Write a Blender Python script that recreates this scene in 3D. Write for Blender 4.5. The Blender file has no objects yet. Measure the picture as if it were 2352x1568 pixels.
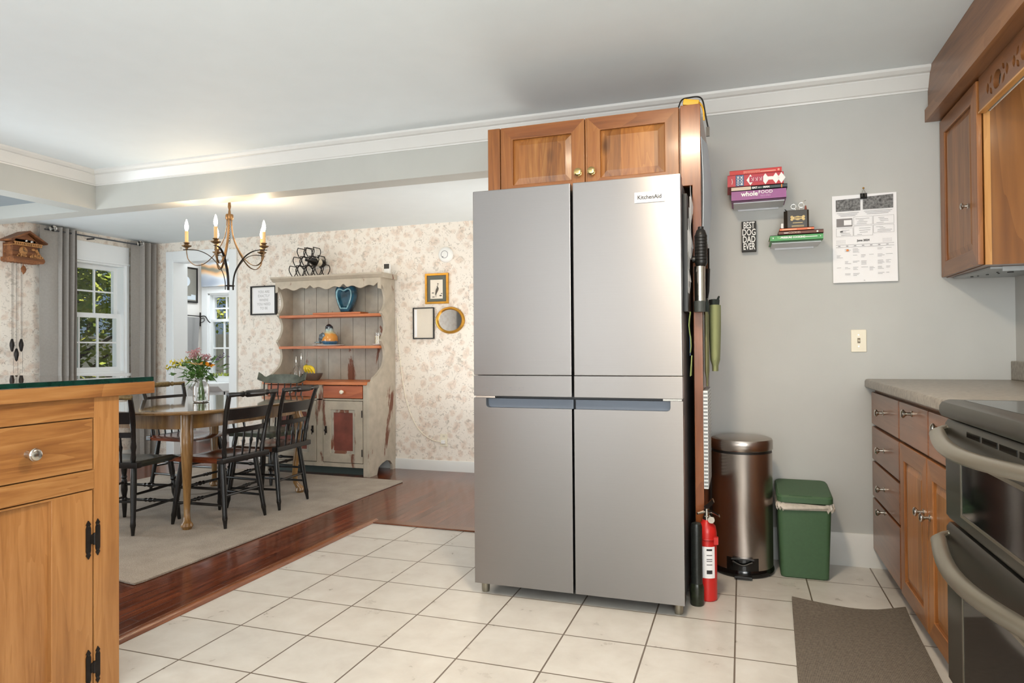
import bpy, bmesh, math, random
from mathutils import Vector, Matrix
random.seed(7)
SC = bpy.context.scene
COL = SC.collection
pi = math.pi

# ---------------------------------------------------------------- camera, world, lights, exposure
def cam_axes(yaw, pit, rol):
    f = Vector((-math.sin(yaw)*math.cos(pit), math.cos(yaw)*math.cos(pit), math.sin(pit)))
    r = Vector((math.cos(yaw), math.sin(yaw), 0)); u = r.cross(f)
    return r*math.cos(rol)+u*math.sin(rol), -r*math.sin(rol)+u*math.cos(rol), f
cr, cu, cf = cam_axes(0.32992, 0.010948, -0.0072875)
cd = bpy.data.cameras.new('camera'); cam = bpy.data.objects.new('camera', cd); COL.objects.link(cam)
cd.sensor_width = 36; cd.lens = 1538.2/2352*36; cd.clip_start = 0.05
mm = Matrix((cr, cu, -cf)).transposed().to_4x4(); mm.translation = (0, 0, 1.0727); cam.matrix_world = mm
SC.camera = cam
vs = SC.view_settings
SC.display_settings.display_device = 'sRGB'
vs.view_transform = 'Standard'; vs.look = 'None'; vs.gamma = 1; vs.use_curve_mapping = False
vs.exposure = 0.12
SC.cycles.use_denoising = True
SC.cycles.diffuse_bounces = 6
SC.cycles.max_bounces = 12
SC.cycles.sample_clamp_indirect = 6
W = bpy.data.worlds.new('sky'); SC.world = W; W.use_nodes = True
_bg = W.node_tree.nodes['Background']
_sky = W.node_tree.nodes.new('ShaderNodeTexSky'); _sky.sky_type = 'HOSEK_WILKIE'; _sky.turbidity = 3
_sky.sun_direction = (0.45, -0.1, 0.85)
W.node_tree.links.new(_sky.outputs[0], _bg.inputs[0]); _bg.inputs[1].default_value = 1.0

def light(name, kind, loc, energy, color, size=None, size_y=None, target=None, radius=None):
    d = bpy.data.lights.new(name, kind); d.energy = energy; d.color = color
    if kind == 'AREA':
        d.shape = 'RECTANGLE' if size_y else 'DISK'; d.size = size
        if size_y: d.size_y = size_y
    if radius is not None: d.shadow_soft_size = radius
    o = bpy.data.objects.new(name, d); COL.objects.link(o); o.location = loc
    if target is not None:
        o.rotation_euler = (Vector(target)-Vector(loc)).to_track_quat('-Z', 'Y').to_euler()
    return o
sun = light('sun', 'SUN', (2, 0, 8), 7, (1, .95, .85), target=(0.8, 0.9, 4.6)); sun.data.angle = math.radians(.6)
COOL = (.90, .96, 1.0); WARM = (1.0, .80, .58)
# rear window daylight, then unseen area lamps added to brighten the rooms
light('rear_window_daylight', 'AREA', (-4.05, -2.48, 1.35), 45, COOL, 1.0, 1.5, target=(-4.0, 3, 1.9))
light('rear_fill', 'AREA', (.62, -2.48, 1.45), 52, (1, .98, .95), .9, 1.4, target=(.5, 3.6, 1.6))  # added lamp brightening the right of the back wall; no door stands here
light('right_fill', 'AREA', (1.17, -1.4, 1.45), 45, COOL, 1.5, 1.2, target=(-3, -1.0, 1.9))  # added unseen lamp for the island front; the right wall has no window
light('left_fill', 'AREA', (-5.80, 2.7, 1.15), 44, (.84, .94, 1), 1.3, .9, target=(-3.3, 4.3, .75))  # added unseen lamp at the closed left wall, lighting the dining table
light('dining_side_fill', 'AREA', (-1.17, 4.55, 1.2), 14, (.9, .96, 1), 1.0, 1.2, target=(-4, 4.5, 1.6))  # unseen lamp added behind the refrigerator to brighten the dining room
light('back_room_fill', 'AREA', (-5.55, 6.15, 2.38), 17, (.93, .97, 1), .7, target=(-5.75, 6.2, 0))  # added lamp, out of view, to brighten the back room walls
light('ceiling_fill', 'AREA', (-1.7, -1.5, .95), 96, (1, .985, .96), 2.4, 2.0, target=(-1.9, -1.1, 2.39))  # upward lamp added out of view to brighten the kitchen ceiling
light('ceiling_fill_right', 'AREA', (.35, -1.1, .95), 42, (.93, 1, .99), 1.0, 1.0, target=(.5, -.6, 2.39))  # second added upward lamp, for the right of the ceiling
light('ceiling_fill_dining', 'AREA', (-1.46, 4.6, .5), 11, (1, .93, .84), .5, 1.3, target=(-1.6, 4.6, 2.2))  # added lamp hidden behind the refrigerator, lifting the dining ceiling
light('ceiling_fill_left', 'AREA', (-4.95, 2.95, .45), 13, (.84, .95, 1), 1.1, 1.1, target=(-4.5, 3.6, 2.2))  # added lamp hidden behind the island, lifting the ceilings at the left
# lamps: flush ceiling fixtures (kitchen) and the range hood lamp
light('ceiling_lamp', 'AREA', (-.30, 1.68, 2.36), 33, WARM, .26, target=(-.3, 1.68, 0))
light('ceiling_lamp_far', 'AREA', (-2.9, 1.2, 2.36), 11, (1, .74, .5), .3, target=(-2.9, 1.2, 0))
light('range_hood_lamp', 'POINT', (1.08, 2.5, 2.06), 1.3, (1, .84, .6), radius=.03)

# ---------------------------------------------------------------- materials
def srgb(r, g, b):
    def c(v):
        v /= 255.
        return v/12.92 if v <= .04045 else ((v+.055)/1.055)**2.4
    return (c(r), c(g), c(b), 1)
class NT:
    def __init__(s, name):
        s.m = bpy.data.materials.new(name); s.m.use_nodes = True; s.t = s.m.node_tree
        s.b = s.t.nodes['Principled BSDF']
    def n(s, typ, **kw):
        x = s.t.nodes.new('ShaderNode'+typ)
        for k, v in kw.items():
            if k.startswith('i_'):
                key = k[2:]; key = int(key) if key.isdigit() else key.replace('_', ' ')
                x.inputs[key].default_value = v
            else: setattr(x, k, v)
        return x
    def l(s, a, b): s.t.links.new(a, b)
    def math(s, op, a, b=None, c=None):
        x = s.n('Math', operation=op)
        for i, v in enumerate((a, b, c)):
            if v is None: continue
            if isinstance(v, (int, float)): x.inputs[i].default_value = v
            else: s.l(v, x.inputs[i])
        return x.outputs[0]
    def ramp(s, fac, stops, interp='LINEAR'):
        x = s.n('ValToRGB'); x.color_ramp.interpolation = interp
        e = x.color_ramp.elements
        while len(e) < len(stops): e.new(.5)
        for q, (p, c) in zip(e, stops): q.position = p; q.color = c
        if fac is not None: s.l(fac, x.inputs[0])
        return x.outputs[0]
    def mix(s, fac, a, b, blend='MIX'):
        x = s.n('Mix', data_type='RGBA', blend_type=blend)
        for i, v in ((0, fac), (6, a), (7, b)):
            if isinstance(v, (int, float)): x.inputs[i].default_value = v
            elif isinstance(v, tuple): x.inputs[i].default_value = v
            else: s.l(v, x.inputs[i])
        return x.outputs[2]
    def coords(s, scale=(1, 1, 1), rot=(0, 0, 0)):
        tc = s.n('TexCoord'); mp = s.n('Mapping'); mp.inputs['Scale'].default_value = scale; mp.inputs['Rotation'].default_value = rot
        s.l(tc.outputs['Object'], mp.inputs[0]); return mp.outputs[0]
    def world(s):
        return s.n('NewGeometry').outputs['Position']
    def bump(s, h, strength=.2, dist=.01):
        x = s.n('Bump'); x.inputs['Strength'].default_value = strength; x.inputs['Distance'].default_value = dist
        s.l(h, x.inputs['Height']); s.l(x.outputs[0], s.b.inputs['Normal'])
    def base(s, v):
        if isinstance(v, tuple): s.b.inputs['Base Color'].default_value = v
        else: s.l(v, s.b.inputs['Base Color'])
        return s
    def set(s, **kw):
        for k, v in kw.items(): s.b.inputs[k.replace('_', ' ')].default_value = v
        return s
def paint(name, c, rough=.5, var=.06, metal=0., scale=6, **kw):
    s = NT(name); no = s.n('TexNoise', i_Scale=scale, i_Detail=3.); s.l(s.coords(), no.inputs['Vector'])
    d = tuple(max(0, v*(1-var)) for v in c[:3])+(1,); l = tuple(min(1, v*(1+var)) for v in c[:3])+(1,)
    s.base(s.ramp(no.outputs[0], [(.3, d), (.7, l)])); s.set(Roughness=rough, Metallic=metal, **kw)
    return s.m
def wood(name, dark, mid, lite, axis='z', rough=.38, grain=22, plank=None, knots=False, coat=.0):
    s = NT(name)
    st = {'x': (.09, 1, 1), 'y': (1, .09, 1), 'z': (1, 1, .09)}[axis]
    v = s.coords()
    sc = s.n('VectorMath', operation='MULTIPLY'); s.l(v, sc.inputs[0]); sc.inputs[1].default_value = st
    src = sc.outputs[0]
    if plank:
        pw, ax = plank
        sp = s.n('SeparateXYZ'); s.l(v, sp.inputs[0])
        fl = s.math('FLOOR', s.math('DIVIDE', sp.outputs[ax], pw))
        wn = s.n('TexWhiteNoise', noise_dimensions='1D'); s.l(fl, wn.inputs['W'])
        off = s.n('VectorMath', operation='SCALE'); s.l(wn.outputs['Color'], off.inputs[0]); off.inputs['Scale'].default_value = 7.
        ad = s.n('VectorMath', operation='ADD'); s.l(src, ad.inputs[0]); s.l(off.outputs[0], ad.inputs[1]); src = ad.outputs[0]
    n1 = s.n('TexNoise', i_Scale=float(grain), i_Detail=6., i_Roughness=.6, i_Distortion=.6); s.l(src, n1.inputs['Vector'])
    n2 = s.n('TexNoise', i_Scale=grain*.22, i_Detail=3., i_Distortion=1.2); s.l(src, n2.inputs['Vector'])
    wv = s.math('MULTIPLY_ADD', n2.outputs[0], .55, s.math('MULTIPLY', n1.outputs[0], .45))
    n3 = s.n('TexNoise', i_Scale=grain*5., i_Detail=2.); s.l(src, n3.inputs['Vector'])
    rg = s.math('FRACT', s.math('MULTIPLY', n2.outputs[0], 14.))
    wv = s.math('ADD', s.math('MULTIPLY', wv, .78), s.math('ADD', s.math('MULTIPLY', rg, .08), s.math('MULTIPLY', n3.outputs[0], .18)))
    c = s.ramp(wv, [(.37, dark), (.51, mid), (.65, lite)])
    if plank:
        c = s.mix(s.math('MULTIPLY', wn.outputs['Value'], .45), c, mid if True else c, 'MIX')
        h = s.n('HueSaturation'); s.l(c, h.inputs['Color'])
        s.l(s.math('MULTIPLY_ADD', wn.outputs['Value'], .5, .75), h.inputs['Value']); c = h.outputs[0]
    if knots:
        vo = s.n('TexVoronoi', i_Scale=3.2); k2 = s.n('VectorMath', operation='MULTIPLY'); s.l(v, k2.inputs[0])
        k2.inputs[1].default_value = {'x': (.5, 1, 1), 'y': (1, .5, 1), 'z': (1, 1, .5)}[axis]; s.l(k2.outputs[0], vo.inputs['Vector'])
        kf = s.ramp(vo.outputs['Distance'], [(.02, (1, 1, 1, 1)), (.09, (0, 0, 0, 1))])
        c = s.mix(kf, c, tuple(x*.35 for x in dark[:3])+(1,))
    s.base(c); s.set(Roughness=rough)
    if coat: s.set(Coat_Weight=coat, Coat_Roughness=.12 if coat < 1 else .04)
    s.bump(n1.outputs[0], .06, .004)
    return s.m
MT = {}
MT['kwall'] = paint('kitchen_wall_paint', srgb(186, 187, 184), .6, .02)
MT['ceil'] = paint('ceiling_paint', srgb(226, 234, 237), .7, .012)
MT['trim'] = paint('trim_paint', srgb(216, 216, 213), .35, .015)
MT['ceilshade'] = paint('shaded_ceiling', srgb(134, 142, 147), .7, .01)  # dimness of the left-room ceiling put into its colour
MT['rear'] = paint('rear_wall_paint', srgb(140, 142, 142), .7, .03)
MT['beam'] = paint('beam_paint', srgb(184, 185, 180), .55, .02)
MT['white'] = paint('window_white', srgb(236, 240, 242), .35, .01)
MT['backroom'] = paint('back_room_paint', srgb(228, 226, 222), .6, .02)
MT['chalk'] = paint('plain_white', srgb(235, 235, 232), .5, .01)
MT['black'] = paint('black_satin', srgb(22, 21, 20), .4, .15)
MT['blackgloss'] = paint('black_gloss', srgb(12, 12, 12), .12, .1)
MT['iron'] = paint('wrought_iron', srgb(38, 34, 32), .5, .25, .6, 30)
MT['bronze'] = paint('aged_bronze', srgb(118, 92, 62), .42, .25, .7, 20)
MT['chrome'] = paint('satin_nickel', srgb(196, 192, 184), .22, .03, 1.)
MT['brass'] = paint('polished_brass', srgb(214, 190, 130), .2, .05, 1.)
MT['gold'] = paint('gilt', srgb(190, 140, 55), .32, .15, .75, 25)
MT['ivory'] = paint('ivory_plastic', srgb(232, 224, 204), .4, .01)
MT['pine'] = wood('pine_boards', srgb(116, 74, 37), srgb(151, 104, 58), srgb(174, 128, 79), 'z', .36, 20, (.19, 1), True, .15)
MT['pineh'] = wood('pine_rails', srgb(110, 65, 31), srgb(150, 101, 54), srgb(176, 130, 79), 'y', .36, 20, None, True, .15)
MT['cherry'] = wood('cherry_boards', srgb(100, 58, 24), srgb(146, 92, 42), srgb(178, 124, 66), 'z', .36, 18, (.075, 0), True, .1)
MT['cherryy'] = wood('cherry_boards_side', srgb(102, 60, 26), srgb(144, 91, 44), srgb(174, 120, 66), 'z', .34, 18, (.075, 1), False, .08)
MT['cherryf'] = wood('cherry_frame', srgb(108, 62, 26), srgb(142, 88, 42), srgb(160, 106, 56), 'z', .34, 14, None, False, .08)
MT['cherryfh'] = wood('cherry_frame_rail', srgb(100, 54, 24), srgb(132, 78, 38), srgb(152, 98, 52), 'x', .34, 14, None, False, .08)
MT['cherryfy'] = wood('cherry_frame_long', srgb(92, 56, 30), srgb(122, 78, 44), srgb(142, 96, 58), 'y', .34, 14, None, False, .08)
MT['table'] = wood('table_oak', srgb(84, 60, 34), srgb(116, 88, 54), srgb(142, 112, 74), 'y', .14, 20, (.16, 0), False, 1.)
MT['tableleg'] = wood('table_leg_oak', srgb(92, 64, 30), srgb(124, 90, 48), srgb(150, 114, 66), 'z', .3, 20, None, False, .3)
MT['shelfwood'] = wood('shelf_wood', srgb(150, 78, 38), srgb(186, 106, 58), srgb(206, 130, 76), 'x', .45, 18)
MT['drawerwood'] = wood('bare_drawer_wood', srgb(128, 62, 34), srgb(164, 86, 50), srgb(186, 108, 66), 'x', .5, 14)
MT['redpanel'] = paint('worn_red_paint', srgb(118, 62, 50), .6, .3, 0, 9)
MT['seatred'] = wood('seat_red_wood', srgb(62, 24, 12), srgb(104, 46, 22), srgb(142, 72, 38), 'y', .25, 16, None, False, .3)
MT['chairblack'] = paint('black_chair_paint', srgb(19, 18, 17), .27, .35, 0, 14)
MT['chairgold'] = paint('stencil_gold', srgb(112, 94, 58), .4, .4, .2, 60)
MT['chairolive'] = paint('olive_black_chair_paint', srgb(74, 78, 66), .35, .4, 0, 18)
MT['slate'] = paint('slate_steel', srgb(96, 94, 88), .33, .05, .85)
MT['slatelight'] = paint('slate_handle', srgb(150, 144, 130), .3, .04, .8)
MT['curtain'] = paint('grey_curtain_cloth', srgb(150, 146, 141), .85, .05, 0, 60)
MT['clockwood'] = wood('clock_wood', srgb(72, 38, 18), srgb(120, 72, 38), srgb(160, 104, 60), 'y', .5, 30)
MT['clocklight'] = paint('clock_carving', srgb(176, 126, 74), .5, .3, 0, 60)
MT['bin_green'] = paint('green_plastic', srgb(62, 92, 62), .55, .05, 0, 80)
MT['red'] = paint('red_enamel', srgb(196, 38, 34), .3, .05)
MT['paper'] = paint('paper', srgb(240, 240, 242), .7, .01)
MT['ink'] = paint('grey_ink', srgb(130, 130, 134), .7, .1)
MT['inkdark'] = paint('dark_ink', srgb(52, 52, 54), .7, .2)
MT['quoteink'] = paint('pale_grey_ink', srgb(172, 172, 172), .7, .05)
MT['counter'] = None

def m_tile():
    s = NT('cream_floor_tile'); p = s.world(); sp = s.n('SeparateXYZ'); s.l(p, sp.inputs[0])
    T = .30499
    def cell(o, x0):
        u = s.math('DIVIDE', s.math('SUBTRACT', o, x0), T)
        fr = s.math('FRACT', u)
        return s.math('MINIMUM', fr, s.math('SUBTRACT', 1, fr)), s.math('FLOOR', u)
    dx, fx = cell(sp.outputs[0], -1.8628-10*T); dy, fy = cell(sp.outputs[1], 3.3627-30*T)
    d = s.math('MINIMUM', dx, dy)
    g = s.ramp(d, [(.0085, (1, 1, 1, 1)), (.0115, (0, 0, 0, 1))])
    wn = s.n('TexWhiteNoise', noise_dimensions='2D'); cx = s.n('CombineXYZ'); s.l(fx, cx.inputs[0]); s.l(fy, cx.inputs[1]); s.l(cx.outputs[0], wn.inputs['Vector'])
    off = s.n('VectorMath', operation='MULTIPLY_ADD'); s.l(wn.outputs['Color'], off.inputs[0]); off.inputs[1].default_value = (9, 9, 9); s.l(p, off.inputs[2])
    n1 = s.n('TexNoise', i_Scale=9., i_Detail=8., i_Roughness=.6, i_Distortion=.3); s.l(off.outputs[0], n1.inputs['Vector'])
    c = s.ramp(n1.outputs[0], [(.3, srgb(192, 187, 180)), (.5, srgb(200, 196, 189)), (.7, srgb(206, 203, 197))])
    c = s.mix(g, c, srgb(104, 92, 80)); s.base(c)
    s.l(s.ramp(n1.outputs[0], [(.3, (.27, .27, .27, 1)), (.7, (.31, .31, .31, 1))]), s.b.inputs['Roughness'])
    h = s.math('SUBTRACT', s.math('MULTIPLY', n1.outputs[0], .02), g); s.bump(h, .3, .002)
    return s.m
MT['tile'] = m_tile()
def m_floorwood():
    s = NT('red_brown_floorboards'); p = s.world(); sp = s.n('SeparateXYZ'); s.l(p, sp.inputs[0])
    u = s.math('DIVIDE', sp.outputs[0], .057); fl = s.math('FLOOR', u); fr = s.math('FRACT', u)
    wn = s.n('TexWhiteNoise', noise_dimensions='1D'); s.l(fl, wn.inputs['W'])
    y2 = s.math('MULTIPLY_ADD', wn.outputs[0], 3.1, sp.outputs[1]); v = s.math('DIVIDE', y2, 1.15); fy = s.math('FLOOR', v); fry = s.math('FRACT', v)
    cx = s.n('CombineXYZ'); s.l(fl, cx.inputs[0]); s.l(fy, cx.inputs[1]); w2 = s.n('TexWhiteNoise', noise_dimensions='2D'); s.l(cx.outputs[0], w2.inputs['Vector'])
    sc = s.n('VectorMath', operation='MULTIPLY'); s.l(p, sc.inputs[0]); sc.inputs[1].default_value = (1, .07, 1)
    ad = s.n('VectorMath', operation='MULTIPLY_ADD'); s.l(w2.outputs['Color'], ad.inputs[0]); ad.inputs[1].default_value = (5, 5, 5); s.l(sc.outputs[0], ad.inputs[2])
    n1 = s.n('TexNoise', i_Scale=40., i_Detail=6., i_Distortion=.7); s.l(ad.outputs[0], n1.inputs['Vector'])
    c = s.ramp(n1.outputs[0], [(.3, srgb(66, 28, 13)), (.5, srgb(96, 44, 22)), (.72, srgb(124, 64, 34))])
    h = s.n('HueSaturation'); s.l(c, h.inputs['Color']); s.l(s.math('MULTIPLY_ADD', w2.outputs['Value'], .5, .72), h.inputs['Value'])
    e = s.math('MINIMUM', s.math('MINIMUM', fr, s.math('SUBTRACT', 1, fr)), s.math('MULTIPLY', s.math('MINIMUM', fry, s.math('SUBTRACT', 1, fry)), 20))
    g = s.ramp(e, [(.015, (1, 1, 1, 1)), (.05, (0, 0, 0, 1))])
    s.base(s.mix(g, h.outputs[0], srgb(40, 16, 8))); s.set(Roughness=.2, Coat_Weight=.3, Coat_Roughness=.1)
    s.bump(s.math('SUBTRACT', s.math('MULTIPLY', n1.outputs[0], .2), g), .25, .002)
    return s.m
MT['floorwood'] = m_floorwood()
def m_wallpaper():
    s = NT('floral_wallpaper'); p = s.world()
    nd = s.n('TexNoise', i_Scale=6., i_Detail=2.); s.l(p, nd.inputs['Vector'])
    di = s.n('VectorMath', operation='MULTIPLY_ADD'); s.l(nd.outputs['Color'], di.inputs[0]); di.inputs[1].default_value = (.12, .12, .12); s.l(p, di.inputs[2])
    c = srgb(236, 228, 217)
    v1 = s.n('TexVoronoi', i_Scale=13., feature='SMOOTH_F1', i_Smoothness=.3); s.l(di.outputs[0], v1.inputs['Vector'])
    f1 = s.ramp(v1.outputs['Distance'], [(.22, (1, 1, 1, 1)), (.38, (.6, .6, .6, 1)), (.48, (0, 0, 0, 1))])
    pet = s.n('TexVoronoi', i_Scale=44.); s.l(di.outputs[0], pet.inputs['Vector'])
    pc = s.ramp(pet.outputs['Distance'], [(.1, srgb(228, 206, 188)), (.5, srgb(212, 186, 166)), (.75, srgb(194, 172, 154))])
    c1 = s.mix(s.math('MULTIPLY', f1, .55), c, pc)
    n2 = s.n('TexNoise', i_Scale=30., i_Detail=3., i_Distortion=2.2); s.l(p, n2.inputs['Vector'])
    f2 = s.ramp(n2.outputs[0], [(.60, (0, 0, 0, 1)), (.65, (1, 1, 1, 1))])
    c2 = s.mix(s.math('MULTIPLY', f2, .5), c1, srgb(150, 138, 128))
    n3 = s.n('TexNoise', i_Scale=15., i_Detail=4., i_Distortion=1.4); ofs = s.n('VectorMath', operation='ADD'); s.l(p, ofs.inputs[0]); ofs.inputs[1].default_value = (3.7, 1.2, 5.1); s.l(ofs.outputs[0], n3.inputs['Vector'])
    f3 = s.ramp(n3.outputs[0], [(.60, (0, 0, 0, 1)), (.68, (1, 1, 1, 1))])
    c3 = s.mix(s.math('MULTIPLY', f3, .5), c2, srgb(168, 160, 146))
    s.base(c3); s.set(Roughness=.6)
    return s.m
MT['wallpaper'] = m_wallpaper()
def m_worn(name, base, wear, thr=.62, scale=4., stretch=(1, 1, .35)):
    s = NT(name); v = s.coords(stretch)
    n = s.n('TexNoise', i_Scale=scale, i_Detail=9., i_Roughness=.62, i_Distortion=.5); s.l(v, n.inputs['Vector'])
    f = s.ramp(n.outputs[0], [(thr, (0, 0, 0, 1)), (thr+.03, (1, 1, 1, 1))])
    n2 = s.n('TexNoise', i_Scale=11., i_Detail=4.); s.l(s.coords(), n2.inputs['Vector'])
    b = s.ramp(n2.outputs[0], [(.3, tuple(x*.86 for x in base[:3])+(1,)), (.7, tuple(min(1, x*1.1) for x in base[:3])+(1,))])
    s.base(s.mix(f, b, wear)); s.set(Roughness=.6); s.bump(f, -.15, .003)
    return s.m
MT['hutch'] = m_worn('worn_grey_paint', srgb(176, 166, 150), srgb(112, 70, 52), .605)
MT['hutchback'] = m_worn('worn_grey_back_paint', srgb(168, 162, 150), srgb(122, 76, 56), .57, 5.)
def m_steel():
    s = NT('brushed_steel'); p = s.coords((1.2, 1, 260))
    n = s.n('TexNoise', i_Scale=3., i_Detail=2.); s.l(p, n.inputs['Vector'])
    s.base(s.ramp(n.outputs[0], [(.3, srgb(150, 147, 146)), (.7, srgb(152, 149, 148))])); s.set(Metallic=1., Roughness=.36, Anisotropic=.85)
    cx = s.n('CombineXYZ'); cx.inputs[2].default_value = 1; s.l(cx.outputs[0], s.b.inputs['Tangent'])
    return s.m
MT['steel'] = m_steel()
def m_cansteel():
    s = NT('bin_steel'); s.base(srgb(176, 166, 158)); s.set(Metallic=1., Roughness=.26, Anisotropic=.6)
    t = s.n('Tangent'); t.direction_type = 'RADIAL'; t.axis = 'Z'; s.l(t.outputs[0], s.b.inputs['Tangent'])
    return s.m
MT['cansteel'] = m_cansteel()
def m_counter():
    s = NT('grey_laminate'); n = s.n('TexNoise', i_Scale=60., i_Detail=5.); s.l(s.coords(), n.inputs['Vector'])
    s.base(s.ramp(n.outputs[0], [(.3, srgb(112, 104, 94)), (.7, srgb(150, 142, 130))])); s.set(Roughness=.3); return s.m
MT['counter'] = m_counter()
def m_glass(name, col=(1, 1, 1, 1), rough=0., ior=1.45):
    s = NT(name); s.base(col); s.set(Roughness=rough, IOR=ior, Transmission_Weight=1.); return s.m
MT['glass'] = m_glass('clear_glass'); MT['greenglass'] = m_glass('green_tinted_glass', srgb(190, 232, 214))
def m_pane():
    s = NT('window_pane'); t = s.t; g = s.n('BsdfGlossy', i_Roughness=.02); tr = s.n('BsdfTransparent'); mx = s.n('MixShader'); mx.inputs[0].default_value = .02
    s.l(tr.outputs[0], mx.inputs[1]); s.l(g.outputs[0], mx.inputs[2]); s.l(mx.outputs[0], t.nodes['Material Output'].inputs[0]); return s.m
MT['pane'] = m_pane()
def m_emit(name, c, st):
    s = NT(name); s.set(Emission_Strength=st); s.b.inputs['Emission Color'].default_value = c; s.base(c); return s.m
MT['bulb'] = m_emit('lit_bulb', (1, .86, .66, 1), 40)
def m_cloth(name, a, b, sc=(220, 220, 220), rough=.9):
    s = NT(name); w = s.n('TexWave', i_Scale=1., wave_type='BANDS', bands_direction='X', i_Distortion=1.5, i_Detail=1.); s.l(s.coords((sc[0], 2, 1)), w.inputs['Vector'])
    w2 = s.n('TexWave', i_Scale=1., wave_type='BANDS', bands_direction='Y', i_Distortion=1.5, i_Detail=1.); s.l(s.coords((2, sc[1], 1)), w2.inputs['Vector'])
    n = s.n('TexNoise', i_Scale=90., i_Detail=4.); s.l(s.coords(), n.inputs['Vector'])
    f = s.math('ADD', s.math('MULTIPLY', s.math('ADD', w.outputs[0], w2.outputs[0]), .28), s.math('MULTIPLY', n.outputs[0], .5))
    s.base(s.ramp(f, [(.25, a), (.75, b)])); s.set(Roughness=rough); s.bump(f, .15, .001); return s.m
MT['mat'] = m_cloth('woven_brown_mat', srgb(58, 52, 46), srgb(124, 114, 102), (60, 75, 1))
def m_rug():
    s = NT('grey_carpet'); n = s.n('TexNoise', i_Scale=260., i_Detail=3.); s.l(s.coords(), n.inputs['Vector'])
    n2 = s.n('TexNoise', i_Scale=7., i_Detail=3.); s.l(s.coords(), n2.inputs['Vector'])
    f = s.math('MULTIPLY_ADD', n2.outputs[0], .25, s.math('MULTIPLY', n.outputs[0], .75))
    s.base(s.ramp(f, [(.3, srgb(118, 108, 98)), (.7, srgb(184, 173, 160))])); s.set(Roughness=.95); s.bump(n.outputs[0], .5, .004); return s.m
MT['rug'] = m_rug()
def m_mirror():
    s = NT('mirror_silver'); s.base((.85, .85, .85, 1)); s.set(Metallic=1., Roughness=.03); return s.m
MT['mirror'] = m_mirror()
def col(name, r, g, b, rough=.5, **kw):
    if name not in MT: MT[name] = paint(name, srgb(r, g, b), rough, .04, **kw)
    return MT[name]
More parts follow.
